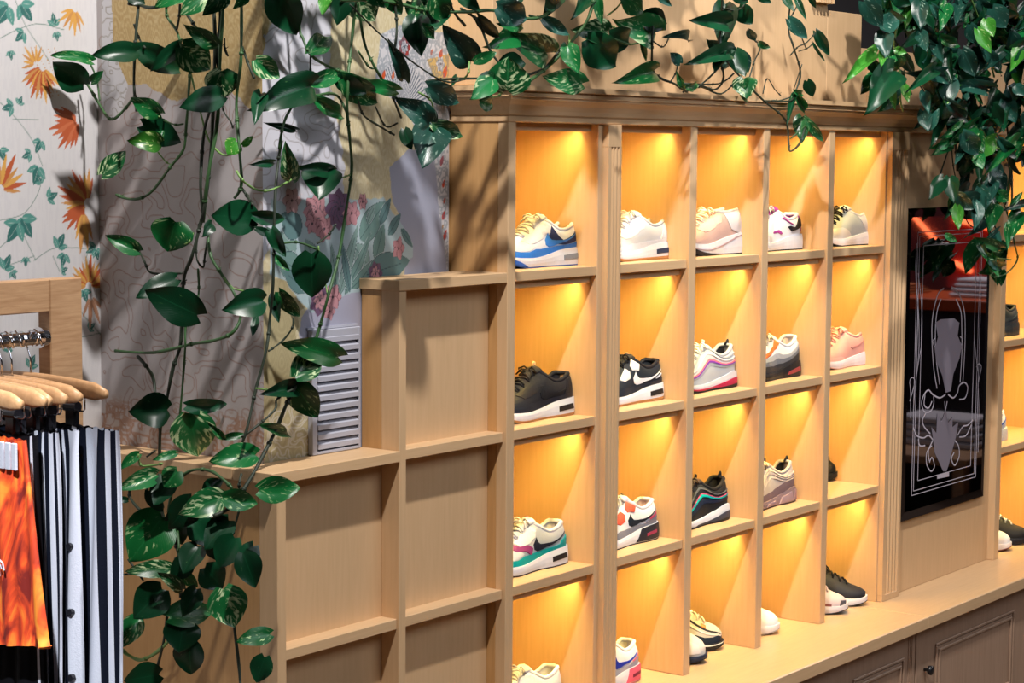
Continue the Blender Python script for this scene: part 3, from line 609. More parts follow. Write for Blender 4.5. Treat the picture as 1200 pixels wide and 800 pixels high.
DEF=[
 # row, px heel, kind, label, colours, L
 ('r1',680,'runner','blue and white sneaker with navy print, top row first cubby from the left',Z1,0,dict(upper=(.66,.68,.74),mid=WHT,out=(.03,.08,.30),lining=(.6,.56,.5),tongue=WHT,laces=WHT,swoosh=(.04,.20,.62),tag=(.1,.2,.5),
   patches=[('toe_guard',mud,(.03,.18,.60),.0022,'w'),('toe_box',toeb,WHT,.0012,'w'),('eyestay',eye,(.55,.55,.62),.0018,'w'),('side_print',[(.50,.34),(.56,.62),(.60,.90),(.68,.60),(.72,.50),(.97,.76),(.99,.34),(.75,.26)],(.02,.03,.10),.0010,'w'),air((.2,.22,.25)),('toe_bumper',[(.0,0),(0,.75),(.10,.5),(.2,0)],(.03,.12,.5),.0012,'s')])),
 ('r1',786,'runner','all white sneaker with tan gum outsole in the top row beside the first fluted pilaster',Z1,1,dict(upper=WHT,mid=(.70,.74,.82),out=GUM,tongue=WHT,laces=WHT,patches=[('toe_guard',mud,(.72,.75,.82),.0020,'w'),('eyestay',eye,(.72,.74,.8),.0018,'w'),('heel_panel',heel,(.7,.74,.82),.002,'w'),air(),tread(GUM,.14)])),
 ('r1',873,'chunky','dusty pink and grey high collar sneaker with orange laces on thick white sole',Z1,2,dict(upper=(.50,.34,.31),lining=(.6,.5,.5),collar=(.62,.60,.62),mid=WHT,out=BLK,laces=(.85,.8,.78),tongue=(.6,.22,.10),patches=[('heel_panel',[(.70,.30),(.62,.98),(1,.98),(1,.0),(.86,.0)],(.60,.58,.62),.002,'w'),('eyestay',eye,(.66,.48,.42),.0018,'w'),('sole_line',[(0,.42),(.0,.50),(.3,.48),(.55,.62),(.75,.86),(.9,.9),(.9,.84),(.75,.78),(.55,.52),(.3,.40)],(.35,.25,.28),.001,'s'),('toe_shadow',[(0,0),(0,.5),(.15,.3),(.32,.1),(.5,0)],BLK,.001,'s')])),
 ('r1',941,'runner','white sneaker with black heel strap and purple accents in the top row',Z1,3,dict(upper=(.78,.78,.82),lining=(.35,.05,.28),mid=WHT,out=BLK,laces=WHT,tongue=(.35,.04,.28),tag=(.02,.02,.02),patches=[('heel_strap',[(.72,.30),(.66,.52),(.70,.60),(.80,.52),(.90,.86),(.97,.90),(1,.5),(.9,.42),(.78,.34)],BLK,.004,'w'),('piping',[(.58,.78),(.62,.88),(.72,.84),(.78,.72),(.75,.70),(.70,.78),(.63,.80)],(.35,.04,.28),.003,'w'),('piping',[(.38,.42),(.5,.36),(.56,.22),(.53,.20),(.48,.30),(.38,.36)],(.35,.04,.28),.003,'w'),('heel_panel',[(.92,.2),(.92,1),(1,1),(1,.2)],(.35,.04,.28),.002,'w')])),
 ('r1',1023,'knit','pale grey knit sneaker with black laces and black heel pull, top row last cubby',Z1,4,dict(upper=(.42,.46,.50),lining=(.1,.1,.1),collar=(.6,.6,.62),mid=(.72,.72,.80),out=BLK,laces=BLK,tongue=(.55,.55,.58),tab=(.04,.045,.04),patches=[('heel_panel',[(.80,.0),(.66,.98),(1,.98),(1,0)],(.62,.62,.68),.002,'w'),('toe_panel',[(0,0),(0,.8),(.15,.8),(.3,.6),(.42,.3),(.5,0)],(.64,.62,.65),.0016,'w'),('heel_patch',[(.95,.7),(.95,1),(1,1),(1,.7)],BLK,.004,'w')])),
 ('r2',676,'runner','black suede sneaker with white midsole and tan gum outsole, second row first cubby',Z2,0,dict(upper=(.014,.016,.024),mid=(.68,.72,.80),out=GUM,laces=(.012,.012,.016),tongue=(.014,.015,.02),swoosh=(.01,.011,.016),tongtab=(.8,.5,.3),patches=[('toe_guard',mud,(.014,.018,.032),.0022,'w'),('eyestay',eye,(.014,.015,.02),.0020,'w'),('heel_panel',heel,(.014,.015,.022),.002,'w'),air(BLK),tread(GUM,.10)])),
 ('r2',781,'runner','black sneaker with white curved side stripe and pale eyestay, second row',Z2,1,dict(upper=(.014,.02,.032),mid=(.68,.72,.80),out=GUM,laces=(.012,.012,.012),tongue=(.02,.02,.02),swoosh=(.72,.74,.8),tag=(.6,.3,.12),collar=(.012,.013,.02),patches=[('toe_guard',mud,(.016,.024,.04),.0022,'w'),('eyestay',[(.28,.72),(.34,.54),(.44,.50),(.46,.66),(.42,.84),(.34,.78)],(.55,.57,.62),.0024,'w'),('eyestay',[(.50,.66),(.57,.66),(.60,.92),(.53,.94),(.49,.80)],(.62,.64,.70),.0024,'w'),('heel_badge',[(.82,.36),(.82,.44),(.93,.50),(.93,.42)],(.6,.62,.7),.0026,'w'),air(BLK),tread(GUM,.14)])),
 ('r2',867,'wave','silver grey sneaker with pink and purple wavy side lines and clear red sole',Z2,2,dict(upper=(.50,.54,.58),lining=BLK,collar=(.5,.54,.58),mid=WHT,out=BLK,laces=(.7,.72,.72),tongue=(.6,.62,.62),tab=BLK,tongtab=(.6,.62,.62),patches=[('grey_wave',band(.02,.10,.16),(.34,.37,.42),.0014,'w'),('pink_wave',band(.17,.11,.055),(.85,.20,.22),.0028,'w'),('purple_wave',band(.115,.11,.055),(.22,.05,.42),.0028,'w'),('silver_wave',band(.34,.12,.06),(.62,.66,.70),.0026,'w'),('silver_wave',band(.46,.12,.05,base=.38),(.36,.40,.45),.0026,'w'),('red_window',[(.12,.12),(.12,.42),(.5,.36),(.72,.52),(.95,.60),(.95,.2),(.6,.08)],(.45,.02,.08),.001,'s'),('tread',[(0,0),(0,.32),(.12,.14),(.6,.1),(1,.2),(1,0)],BLK,.0016,'s')])),
 ('r2',942,'wave','sneaker fading white to black with orange and grey laces, second row',Z2,3,dict(upper=(.66,.67,.72),lining=(.6,.5,.45),collar=(.68,.69,.74),mid=BLK,out=BLK,laces=(.55,.52,.48),tongue=(.6,.6,.6),tongtab=(.8,.2,.06),patches=[('dark_band',[(0,0),(0,.42),(.2,.36),(.4,.22),(.6,.22),(.8,.36),(1,.5),(1,0)],(.035,.04,.05),.0016,'w'),('grey_band',[(0,.42),(.02,.56),(.2,.52),(.4,.38),(.6,.38),(.8,.54),(1,.68),(1,.5),(.8,.36),(.6,.22),(.4,.22),(.2,.36)],(.16,.18,.22),.0022,'w'),('light_band',[(.2,.52),(.22,.66),(.4,.54),(.6,.54),(.8,.70),(1,.84),(1,.68),(.8,.54),(.6,.38),(.4,.38)],(.36,.38,.43),.0026,'w'),('orange_trim',[(.24,.74),(.27,.62),(.40,.60),(.52,.68),(.57,.90),(.53,.92),(.48,.76),(.38,.70)],(.75,.14,.03),.004,'w'),('heel_window',[(.66,.2),(.68,.5),(.9,.6),(.92,.3)],(.3,.05,.06),.001,'s')])),
 ('r2',1022,'knit','pink knit sneaker on white foam sole, second row last cubby',Z2,4,dict(upper=(.68,.36,.33),lining=(.25,.04,.04),mid=(.66,.64,.74),out=(.5,.3,.28),laces=(.66,.36,.33),tongue=(.70,.38,.35),tab=(.7,.42,.38),patches=[('toe_guard',[(0,0),(0,.5),(.1,.36),(.3,.26),(.45,.0)],(.72,.42,.38),.0018,'w'),('side_line',[(.55,.40),(.75,.62),(.88,.70),(.75,.54),(.60,.34)],(.5,.22,.22),.0016,'w'),('heel_panel',[(.9,.1),(.92,.95),(1,.95),(1,.1)],(.72,.42,.38),.002,'w')])),
 ('r3',670,'runner','teal and white sneaker with dark curved side stripe and purple trim, third row',Z3,0,dict(upper=(.42,.44,.48),mid=(.68,.72,.82),out=BLK,collar=(.7,.7,.72),lining=(.62,.62,.64),laces=WHT,tongue=WHT,tag=(.28,.10,.20),swoosh=(.01,.015,.03),patches=[('toe_guard',mud,(.0,.36,.36),.0024,'w'),('toe_box',toeb,WHT,.0014,'w'),('purple_trim',[(.18,.92),(.25,.62),(.35,.46),(.44,.20),(.47,.36),(.42,.52),(.30,.70),(.24,.94)],(.26,.04,.16),.0030,'w'),('eyestay',[(.27,.90),(.32,.66),(.44,.54),(.52,.60),(.55,.86),(.5,.9)],(.60,.62,.68),.0022,'w'),('heel_panel',[(.84,.26),(.86,.42),(1,.50),(1,.26)],(.0,.36,.36),.003,'w'),air(BLK)])),
 ('r3',777,'runner','white and grey sneaker with red orange eyestay and black air heel, third row',Z3,1,dict(upper=(.72,.72,.76),mid=(.72,.74,.80),out=BLK,lining=(.6,.45,.42),laces=WHT,tongue=WHT,tag=(.02,.02,.03),swoosh=(.012,.018,.03),patches=[('toe_guard',mud,(.24,.25,.30),.0022,'w'),('toe_box',toeb,(.7,.7,.72),.0014,'w'),('eyestay',[(.28,.70),(.36,.50),(.44,.48),(.46,.64),(.42,.82),(.35,.80)],(.72,.09,.05),.0026,'w'),('eyestay',[(.50,.66),(.58,.68),(.62,.92),(.53,.94),(.49,.80)],(.72,.09,.05),.0026,'w'),('heel_panel',[(.74,.28),(.90,.62),(1,.80),(1,.26)],(.22,.22,.28),.0028,'w'),('heel_badge',[(.80,.34),(.80,.46),(.93,.58),(.93,.44)],(.45,.05,.12),.0034,'w'),('heel_block',[(.58,.05),(.66,.95),(.98,1.0),(.98,.05)],(.02,.022,.035),.0018,'s'),('heel_light',[(.72,.35),(.72,.55),(.88,.62),(.88,.42)],(.35,.04,.10),.0026,'s')])),
 ('r3',861,'wave','black sneaker with teal and pink wavy side lines on white sole, third row',Z3,2,dict(upper=(.014,.016,.02),lining=BLK,mid=(.70,.74,.84),out=BLK,laces=(.05,.04,.04),tongue=(.04,.03,.028),tab=BLK,tongtab=BLK,patches=[('teal_wave',band(.13,.11,.07),(.0,.40,.42),.0028,'w'),('pink_wave',band(.205,.11,.03),(.6,.08,.20),.0030,'w'),('grey_wave',band(.34,.12,.05),(.10,.11,.13),.0026,'w'),('navy_wave',band(-.04,.09,.14),(.012,.02,.05),.0014,'w'),('clear_window',[(.30,.10),(.35,.30),(.55,.30),(.75,.50),(.95,.58),(.95,.15),(.6,.08)],(.05,.06,.10),.001,'s'),('tread',[(0,0),(0,.22),(.12,.14),(.6,.08),(1,.16),(1,0)],BLK,.0016,'s')])),
 ('r3',939,'wave','cream and mauve sneaker with wavy ribs and black collar lining, third row',Z3,3,dict(upper=(.50,.44,.40),lining=BLK,mid=(.24,.17,.19),out=(.05,.035,.04),laces=(.62,.50,.36),tongue=(.55,.48,.42),tab=BLK,tongtab=BLK,patches=[('lower_panel',[(0,0),(0,.35),(.2,.3),(.5,.25),(.66,.44),(.8,.70),(1,.62),(1,0)],(.20,.14,.16),.0014,'w'),('rib_wave',band(.16,.12,.05),(.58,.50,.47),.0028,'w'),('rib_wave',band(.27,.12,.05),(.44,.37,.36),.0028,'w'),('rib_wave',band(.38,.12,.05),(.60,.53,.48),.0028,'w'),('air_pod',[(.05,.1),(.08,.6),(.22,.62),(.28,.1)],(.32,.22,.26),.003,'s'),('air_pod',[(.32,.1),(.36,.6),(.52,.62),(.56,.1)],(.32,.22,.26),.003,'s'),('air_pod',[(.60,.1),(.64,.7),(.82,.75),(.84,.1)],(.36,.26,.30),.003,'s'),('air_pod',[(.86,.1),(.88,.8),(.99,.8),(.99,.1)],(.30,.2,.24),.003,'s')])),
 ('r4',667,'runner','white leather sneaker cut by the bottom edge, lowest row first cubby',Z4,0,dict(upper=(.72,.72,.74),mid=WHT,out=WHT,laces=WHT,tongue=WHT,patches=[('toe_guard',mud,WHT,.002,'w'),('eyestay',eye,(.55,.60,.70),.002,'w')])),
 ('r4',757,'runner','white sneaker with blue curved stripe and pink heel, lowest row second cubby',Z4,1,dict(upper=(.72,.73,.77),mid=(.7,.7,.76),out=(.7,.25,.3),lining=(.62,.60,.52),laces=WHT,tongue=(.75,.3,.25),swoosh=(.01,.03,.38),patches=[('toe_guard',mud,(.40,.41,.48),.0022,'w'),('eyestay',[(.28,.70),(.34,.46),(.44,.44),(.46,.64),(.42,.82),(.35,.80)],(.78,.13,.18),.0028,'w'),('heel_panel',[(.74,.28),(.90,.62),(1,.80),(1,.26)],(.40,.40,.48),.0028,'w'),('heel_badge',[(.80,.34),(.80,.42),(.95,.58),(.95,.50)],(.75,.12,.22),.0034,'w'),('heel_block',[(.66,.05),(.72,.95),(.99,1.0),(.99,.05)],(.75,.12,.20),.0018,'s'),('heel_light',[(.76,.35),(.76,.55),(.92,.62),(.92,.42)],(.2,.02,.05),.0026,'s')])),
]
BOT='sneakers in the lit cubbies'
for row,px,kind,lab,z,ci,colr in DEF:
    x0,x1=cols[ci]; yn=.045; hx=at(px,400,yn).x+.024; L=min(.282,hx-x0-.012)
    shoe(lab,kind,hx-L,yn+.052,z+.0005,0,L,colr,BOT)
def toe_right(lab,kind,x,y,yaw,z,colr,L=.27,grp=BOT):
    return shoe(lab,kind,x,y,z+.0005,math.radians(yaw),L,colr,grp,True)
toe_right('beige and black patterned sneaker toe behind the white one, lowest row third cubby','wave',1.33,.072,130,Z4,dict(upper=(.5,.46,.42),mid=BLK,out=BLK,laces=(.7,.68,.66),tongue=(.6,.4,.3),patches=[('toe_guard',mud,(.012,.02,.04),.0022,'w'),('rib_wave',band(.2,.10,.06),(.65,.62,.6),.0028,'w'),('rib_wave',band(.36,.1,.05),(.02,.02,.02),.0028,'w'),('orange_dot',[(.2,.7),(.26,.7),(.26,.8),(.2,.8)],(.8,.2,.06),.004,'w'),('sole_line',[(0,.6),(0,.8),(.6,.8),(.6,.6)],(.6,.6,.6),.0016,'s')]),.24)
toe_right('nearer white sneaker toe with black sole on the counter, lowest row third cubby','wave',1.157,.020,106,Z4,dict(upper=(.64,.62,.58),mid=(.02,.03,.06),out=BLK,laces=(.7,.68,.66),tongue=(.6,.6,.6),patches=[('toe_box',[(.02,.2),(.05,.7),(.2,.8),(.3,.5),(.4,.2),(.2,.1)],(.72,.70,.66),.0022,'w'),('sole_line',[(.15,.5),(.2,.95),(.6,.95),(.6,.6)],(.6,.6,.6),.0016,'s')]),.25)
toe_right('plain white sneaker toe on the counter, lowest row fourth cubby','runner',1.585,.035,115,Z4,dict(upper=(.80,.80,.80),mid=(.78,.76,.76),out=(.4,.36,.34),laces=WHT,tongue=WHT,patches=[]),.26)
toe_right('black knit sneaker toe on the counter, lowest row last lit cubby','knit',2.085,.008,117,Z4,dict(upper=(.018,.02,.03),mid=(.72,.72,.78),out=BLK,laces=BLK,tongue=BLK,patches=[('toe_guard',[(0,0),(0,.4),(.12,.3),(.22,0)],BLK,.002,'w')]))
toe_right('pale pink speckled sneaker toe in front of the black knit one','knit',1.945,.002,111,Z4,dict(upper=(.60,.50,.52),mid=(.70,.68,.72),out=BLK,laces=(.6,.5,.5),tongue=(.6,.5,.5),patches=[('toe_guard',[(0,0),(0,.7),(.05,.6),(.06,0)],(.10,.09,.10),.002,'w'),('side_line',[(.15,.05),(.15,.22),(.6,.22),(.6,.05)],(.25,.08,.08),.002,'w')]),.26)
toe_right('black sneaker toe peeking from behind the divider, third row last cubby','knit',at(980,557,.150).x,.150,104,Z3,dict(upper=BLK,mid=BLK,out=BLK,laces=BLK,tongue=BLK,patches=[]),.12)
RG='sneakers in the right hand unit'
hx=3.31
shoe('dark navy leather sneaker on the upper shelf at the right edge','runner',3.075,.10,1.2305,0,.285,dict(upper=(.02,.03,.045),mid=(.02,.03,.045),out=BLK,laces=(.25,.28,.3),tongue=BLK,swoosh=(.03,.05,.07),patches=[('toe_guard',mud,(.03,.045,.065),.002,'w'),('eyestay',eye,(.05,.07,.09),.002,'w')]),RG)
hx=at(1186,500,.05).x
shoe('white sneaker heel with blue curved stripe at the right edge','runner',max(3.032,hx-.22),.10,.8605,0,min(.22,hx-3.034),dict(upper=(.72,.72,.74),mid=WHT,out=(.6,.5,.4),laces=WHT,tongue=WHT,swoosh=(.02,.08,.45),patches=[]),RG)
toe_right('all black sneaker toe on the counter at the right edge','runner',3.345,.008,118,Z4,dict(upper=(.014,.014,.016),mid=BLK,out=BLK,laces=(.5,.5,.5),tongue=BLK,patches=[('toe_guard',mud,(.012,.012,.014),.002,'w')]),grp=RG)
toe_right('white sneaker toe on the counter at the right edge','runner',3.19,.008,108,Z4,dict(upper=(.7,.7,.74),mid=(.7,.7,.74),out=(.2,.05,.04),laces=WHT,tongue=WHT,patches=[]),.25,grp=RG)
# ------------------------------------------------------------------ etched bevelled mirror
YM=-.012
mir=thing('wall_mirror','tall dark mirror decorated with a frosted horned skull and scrolls, hung on the wood panel','mirror',(2.59,0,.7))
mx0,mx1,mz0,mz1=2.272,2.912,.712,1.700
GLASS=mat('mirror_glass',(.20,.19,.22),.03,metal=1); BEV=mat('mirror_bevel',(.12,.12,.15),.06,metal=1)
m_=MB(); m_.box(mx0+.028,mx1-.028,YM,.0035,mz0+.028,mz1-.028,0); P(m_,'glass',mir,GLASS)
m_=MB(); a=.028
o_=[(mx0,mz0),(mx1,mz0),(mx1,mz1),(mx0,mz1)]; i_=[(mx0+a,mz0+a),(mx1-a,mz0+a),(mx1-a,mz1-a),(mx0+a,mz1-a)]
m_.loft([[(x,.0035,z) for x,z in o_],[(x,-.0085,z) for x,z in o_],[(x,YM,z) for x,z in i_]],True); P(m_,'bevel_edge',mir,BEV)
ETCH=mat('etched_glass',(.50,.47,.55),.6); ETCHD=mat('etched_glass_dark',(.22,.20,.25),.5)
def mp(u,v): p=at(u,v,YM); return Vector((p.x,YM-.0003,p.z))
def smooth_px(px,k=7):
    out=[]
    for i in range(len(px)-1):
        p0=px[max(i-1,0)];p1=px[i];p2=px[i+1];p3=px[min(i+2,len(px)-1)]
        for j in range(k):
            t=j/k; out.append(tuple(.5*((2*b)+(-a+c)*t+(2*a-5*b+4*c-d)*t*t+(-a+3*b-3*c+d)*t**3) for a,b,c,d in zip(p0,p1,p2,p3)))
    out.append(px[-1]); return out
def etch(name,curves,r=.0022,m=ETCH):
    mb=MB()
    for px in curves:
        pts=[mp(*q) for q in smooth_px(px)]
        ring=[]
        for i,q in enumerate(pts):
            t=(pts[min(i+1,len(pts)-1)]-pts[max(i-1,0)]).normalized(); n=Vector((-t.z,0,t.x))*r
            ring.append([q+n,q+Vector((0,-.0005,0)),q-n])
        mb.loft(ring,False)
    P(mb,name,mir,m)
def rect(d):
    x0,x1,z0,z1=mx0+d,mx1-d,mz0+d,mz1-d
    mb=MB(); w=.0022
    mb.box(x0,x1,YM-.0006,YM,z0,z0+w,0); mb.box(x0,x0+w,YM-.0006,YM,z0,z1,0); mb.box(x1-w,x1,YM-.0006,YM,z0,z1,0); mb.box(x0,x1,YM-.0006,YM,z1-w,z1,0)
    P(mb,'etched_border',mir,ETCH)
for d in (.075,.088,.118): rect(d)
etch('etched_horns',[[(1098,455),(1094,430),(1092,395),(1093,370),(1099,345),(1106,338)],[(1128,450),(1130,420),(1131,390),(1130,365),(1124,345),(1115,336)],[(1101,450),(1097,420),(1096,390),(1098,365),(1103,350)],[(1125,448),(1127,415),(1127,385),(1126,365),(1120,350)]],.0026)
def fill(name,px,m,off=.0008):
    q=[mp(*p_)+Vector((0,-off,0)) for p_ in px]; d2=delaunay_2d_cdt([Vector((v.x,v.z)) for v in q],[],[list(range(len(q)))],1,1e-6)
    mb=MB().add([(v.x,YM-off,v.y) for v in d2[0]],[tuple(f) for f in d2[2]]); P(mb,name,mir,m)
fill('etched_skull',[(1096,378),(1102,374),(1118,373),(1124,378),(1122,393),(1127,405),(1124,420),(1117,438),(1114,458),(1108,460),(1104,440),(1097,424),(1095,408),(1099,395)],ETCHD)
etch('etched_skull_lines',[[(1100,396),(1108,399),(1120,395)],[(1099,400),(1102,415),(1106,438),(1109,458)],[(1122,400),(1119,415),(1116,438),(1112,458)],[(1110,400),(1111,430),(1110,456)],[(1096,408),(1093,400),(1096,396)],[(1126,405),(1128,398),(1125,394)],[(1103,384),(1108,381),(1118,382),(1120,392),(1104,394),(1103,384)]],.0018)
etch('etched_scrolls',[[(1108,462),(1101,466),(1093,462),(1088,457),(1083,462),(1080,472),(1083,482),(1090,482),(1094,474),(1094,464)],[(1084,462),(1083,474),(1088,478),(1092,470)],[(1111,462),(1117,466),(1122,460),(1124,452),(1130,448),(1134,454),(1131,466),(1124,468)],
 [(1085,484),(1081,492),(1083,500),(1090,508)],[(1070,500),(1074,510),(1082,513),(1088,510),(1093,515)],[(1076,514),(1078,522),(1084,522)],[(1140,492),(1134,498),(1128,500),(1122,510)],[(1124,512),(1132,510),(1138,498)],
 [(1092,522),(1086,530),(1086,544),(1091,552),(1095,546),(1092,536),(1089,542)],[(1093,516),(1088,528),(1089,540)],[(1118,515),(1123,522),(1124,534),(1119,545),(1115,538),(1118,530)],[(1107,470),(1108,482),(1110,495)],[(1110,470),(1106,488),(1100,500)]],.0026)
fill('etched_vase',[(1091,500),(1097,507),(1098,484),(1103,494),(1108,480),(1111,495),(1116,488),(1116,500),(1123,494),(1120,512),(1115,530),(1112,543),(1109,552),(1105,552),(1101,543),(1095,530),(1093,514)],ETCHD)
fill('etched_vase_foot',[(1098,556),(1112,553),(1112,558),(1098,561)],ETCH)
etch('etched_side_ornament',[[(1067,490),(1067,460),(1066,447),(1069,442),(1072,446),(1070,456),(1066,470)],[(1070,500),(1071,470),(1074,440),(1077,420),(1080,400),(1080,360),(1076,320)],[(1074,440),(1077,405),(1076,360),(1073,320),(1074,285)],[(1144,430),(1147,426),(1150,430),(1148,440),(1146,450)],[(1146,450),(1147,480),(1146,530)],[(1142,400),(1144,420),(1146,435)]],.0018)
# ------------------------------------------------------------------ shop floor further along, seen only in the mirror
MAR=mat('maroon_paint',(.10,.012,.014),.6); REDP=mat('red_paint',(.45,.015,.01),.6)
tb=thing('display_counter','orange topped display counter further along the shop, seen reflected in the dark mirror','counter',(6.4,-1.7,0))
P(MB().box(6.15,6.75,-2.5,-.95,1.07,1.13,.004),'top',tb,mat('orange_top',(.62,.10,.02),.4))
P(MB().box(6.2,6.7,-2.45,-1.0,.0,1.069,.004),'body',tb,mat('dark_body',(.02,.018,.03),.5))
tl=thing('low_table','low wood table in front of the orange counter, reflected low in the mirror','table',(5.6,-1.5,0))
P(MB().box(5.2,6.0,-2.0,-1.1,.42,.46,.004),'tabletop',tl,RACKW)
for x in (5.22,5.92):
    for y in (-1.98,-1.18): P(MB().box(x,x+.06,y,y+.06,0,.42,.003),'leg',tl,RACKW)
rp=thing('painted_panel','maroon and red painted panel on the far wall, seen reflected in the mirror','panel',(8.9,-3,0))
P(MB().box(8.90,8.97,-4.2,-1.6,0,2.6),'panel',rp,MAR); P(MB().box(8.885,8.899,-2.92,-2.45,1.0,1.9),'red_board',rp,REDP)
NEON=mat('neon_orange',(1,.3,.1),.4,emis=(1,.16,.05),estr=7)
for k,(ya,za,yb,zb_) in enumerate(((-3.22,1.52,-3.0,1.31),(-2.86,1.45,-2.63,1.40),(-2.86,1.17,-2.74,1.11))):
    lb=['orange neon tube slanting steeply, reflected at the top left of the mirror','orange neon tube lying almost level, reflected at the top right of the mirror','shortest orange neon tube, reflected below the level one in the mirror'][k]
    t_=thing('neon_tube',lb,'lamp',(8.87,(ya+yb)/2,zb_)); P(MB().tube([(8.86,ya,za),(8.86,yb,zb_)],.017,8),'tube',t_,NEON)
for k,(x,y,z,w_,d_,h_,c,lb) in enumerate(((6.3,-1.72,1.13,.3,.3,.10,(.7,.72,.78),'heap of white cloth on the orange counter, reflected in the mirror'),(6.3,-2.25,1.13,.3,.3,.05,(.5,.16,.05),'folded rust coloured cloth on the orange counter, reflected in the mirror'),(5.5,-1.65,.46,.35,.45,.14,(.62,.62,.66),'heap of pale cloth on the low table, reflected low in the mirror'))):
    g_=MB()
    for q in range(4):
        a=q*.25; g_.box(x+.01*q,x+w_-.012*q,y+.01*q,y+d_-.015*q,z+.0005+h_*q/4,z+h_*(q+1)/4-.002,.008)
    o_=g_.build('folded_cloth',mat('fold_%d'%k,c,.8,bump=.5,bscale=30)); props(o_,lb,'clothing')
area('far_ceiling_light',(6.6,-2.2,3.9),(7.2,-2.2,0),130,(1,.9,.85),1.6,1.0)
# ------------------------------------------------------------------ clothes rack at the left
T0=3.62
c0=atd(52,395,T0)      # where the rail meets the post
rack=thing('clothes_rack','pale oak clothes rack with chrome rail at the left edge','rack',(c0.x,c0.y,0))
zt=atd(67,326,T0).z; zb=atd(20,367,T0-.05).z; px1=c0.x+.052
P(MB().box(c0.x,px1+.022,c0.y-.017,c0.y+.017,0,zt-.0005,.002),'post',rack,RACKW)
P(MB().box(c0.x-1.5,c0.x-.0005,c0.y-.017,c0.y+.017,zb,zt-.0005,.002),'top_beam',rack,wood_mat('rack_wood_long',(.50,.31,.17),(.36,.2,.10),(30,3,3)[::-1],.45))
P(MB().box(c0.x-1.574,c0.x-1.5005,c0.y-.017,c0.y+.017,0,zt-.0005,.002),'post',rack,RACKW)
P(MB().box(c0.x-1.5,c0.x-.0005,c0.y-.017,c0.y+.017,.14,.20,.002),'lower_beam',rack,RACKW)
P(MB().box(c0.x-.02,px1+.02,c0.y-.25,c0.y-.0175,0,.05,.002),'foot',rack,RACKW)
P(MB().box(c0.x-.02,px1+.02,c0.y+.0175,c0.y+.25,0,.05,.002),'foot',rack,RACKW)
CHR=mat('chrome',(.75,.76,.8),.12,metal=1); BLKP=mat('black_plastic',(.012,.012,.016),.25)
zr=c0.z; yr=c0.y
mb=MB(); mb.tube([(c0.x-1.5,yr,zr),(c0.x-.0005,yr,zr)],.0125,16); P(mb,'rail',rack,CHR)
mb=MB()
for k in range(14): 
    x=c0.x-.02-k*.03; mb.tube([(x,yr,zr),(x-.006,yr,zr)],.0145,14)
o_=P(mb,'rail_ring',rack,CHR,kind='stuff')
mb=MB(); mb.tube([(c0.x-.0125,yr,zr),(c0.x-.0005,yr,zr)],.019,16); P(mb,'rail_socket',rack,CHR)
def hanger(lab,x,yaw,zoff=0,half=.19,group='wooden clip hangers on the chrome rail'):
    t=thing('clip_hanger',lab,'hanger',(x,yr,zr+.0128+zoff),yaw,group)
    H=MB(); pts=[(0,-.030,-.028+.004),(0,-.024,-.006),(0,-.012,.0035),(0,0,.0025),(0,.011,-.004),(0,.014,-.018),(0,.006,-.034),(0,0,-.050),(0,0,-.075)]
    H.tube([(0,b,c) for a,b,c in pts],.0018,7); H.build('hook',CHR,t,smooth=True)
    B=MB(); rings=[]
    for s in range(15):
        y=-half+2*half*s/14; e=1-min(1,abs(y)/half); hgt=.016*min(1,(half-abs(y)+.004)/.018)**.5; zc=-.088-.010*(abs(y)/half)**2
        th=.0062
        rings.append([(th*math.cos(a)*(1 if abs(math.cos(a))<.8 else 1),y,zc+hgt*math.sin(a)) for a in [2*math.pi*q/10 for q in range(10)]])
    B.loft(rings,True,0,True); B.build('bar',HANGW,t,smooth=True)
    R=MB(); zr2=-.128; R.tube([(0,-half*.72,-.095),(0,-half*.72,zr2),(0,-half*.70,zr2-.004),(0,half*.70,zr2-.004),(0,half*.72,zr2),(0,half*.72,-.095)],.0016,6); R.build('wire',CHR,t,smooth=True)
    for sg in (-1,1):
        K=MB(); y=sg*half*.55
        K.box(-.007,.007,y-.013,y+.013,zr2-.038,zr2+.010,.003); K.tube([(0,y-.015,zr2+.002),(0,y+.015,zr2+.002)],.0095,10); K.build('clip',BLKP,t)
    return t
CLOTH={}
def cloth(n,c,r=.8,**k):
    m=mat(n,c,r,bump=.3,bscale=350,sheen=0,**k); return m
ORG_M=bpy.data.materials.new('flame_print'); ORG_M.use_nodes=True
nt=ORG_M.node_tree; b=nt.nodes['Principled BSDF']; b.inputs['Roughness'].default_value=.75
tc=nt.nodes.new('ShaderNodeTexCoord'); mpn=nt.nodes.new('ShaderNodeMapping'); mpn.inputs['Scale'].default_value=(6,14,5); n_=nt.nodes.new('ShaderNodeTexNoise'); n_.inputs['Scale'].default_value=1.6; n_.inputs['Distortion'].default_value=1.6; n_.inputs['Detail'].default_value=4
rr_=nt.nodes.new('ShaderNodeValToRGB'); e=rr_.color_ramp.elements; e[0].position=.36; e[0].color=(.22,.012,.006,1); e[1].position=.62; e[1].color=(.95,.30,.03,1); e2=e.new(.48); e2.color=(.78,.07,.012,1)
nt.links.new(tc.outputs['Object'],mpn.inputs[0]); nt.links.new(mpn.outputs[0],n_.inputs['Vector']); nt.links.new(n_.outputs[0],rr_.inputs[0]); nt.links.new(rr_.outputs[0],b.inputs['Base Color'])
WHF=cloth('white_fabric',(.54,.57,.65)); NVF=cloth('navy_fabric',(.004,.006,.014),spec=.12); BKF=cloth('black_fabric',(.004,.004,.006),spec=.12); GRF=cloth('grey_fabric',(.20,.24,.30))
SOR=cloth('orange_band',(.75,.08,.02))
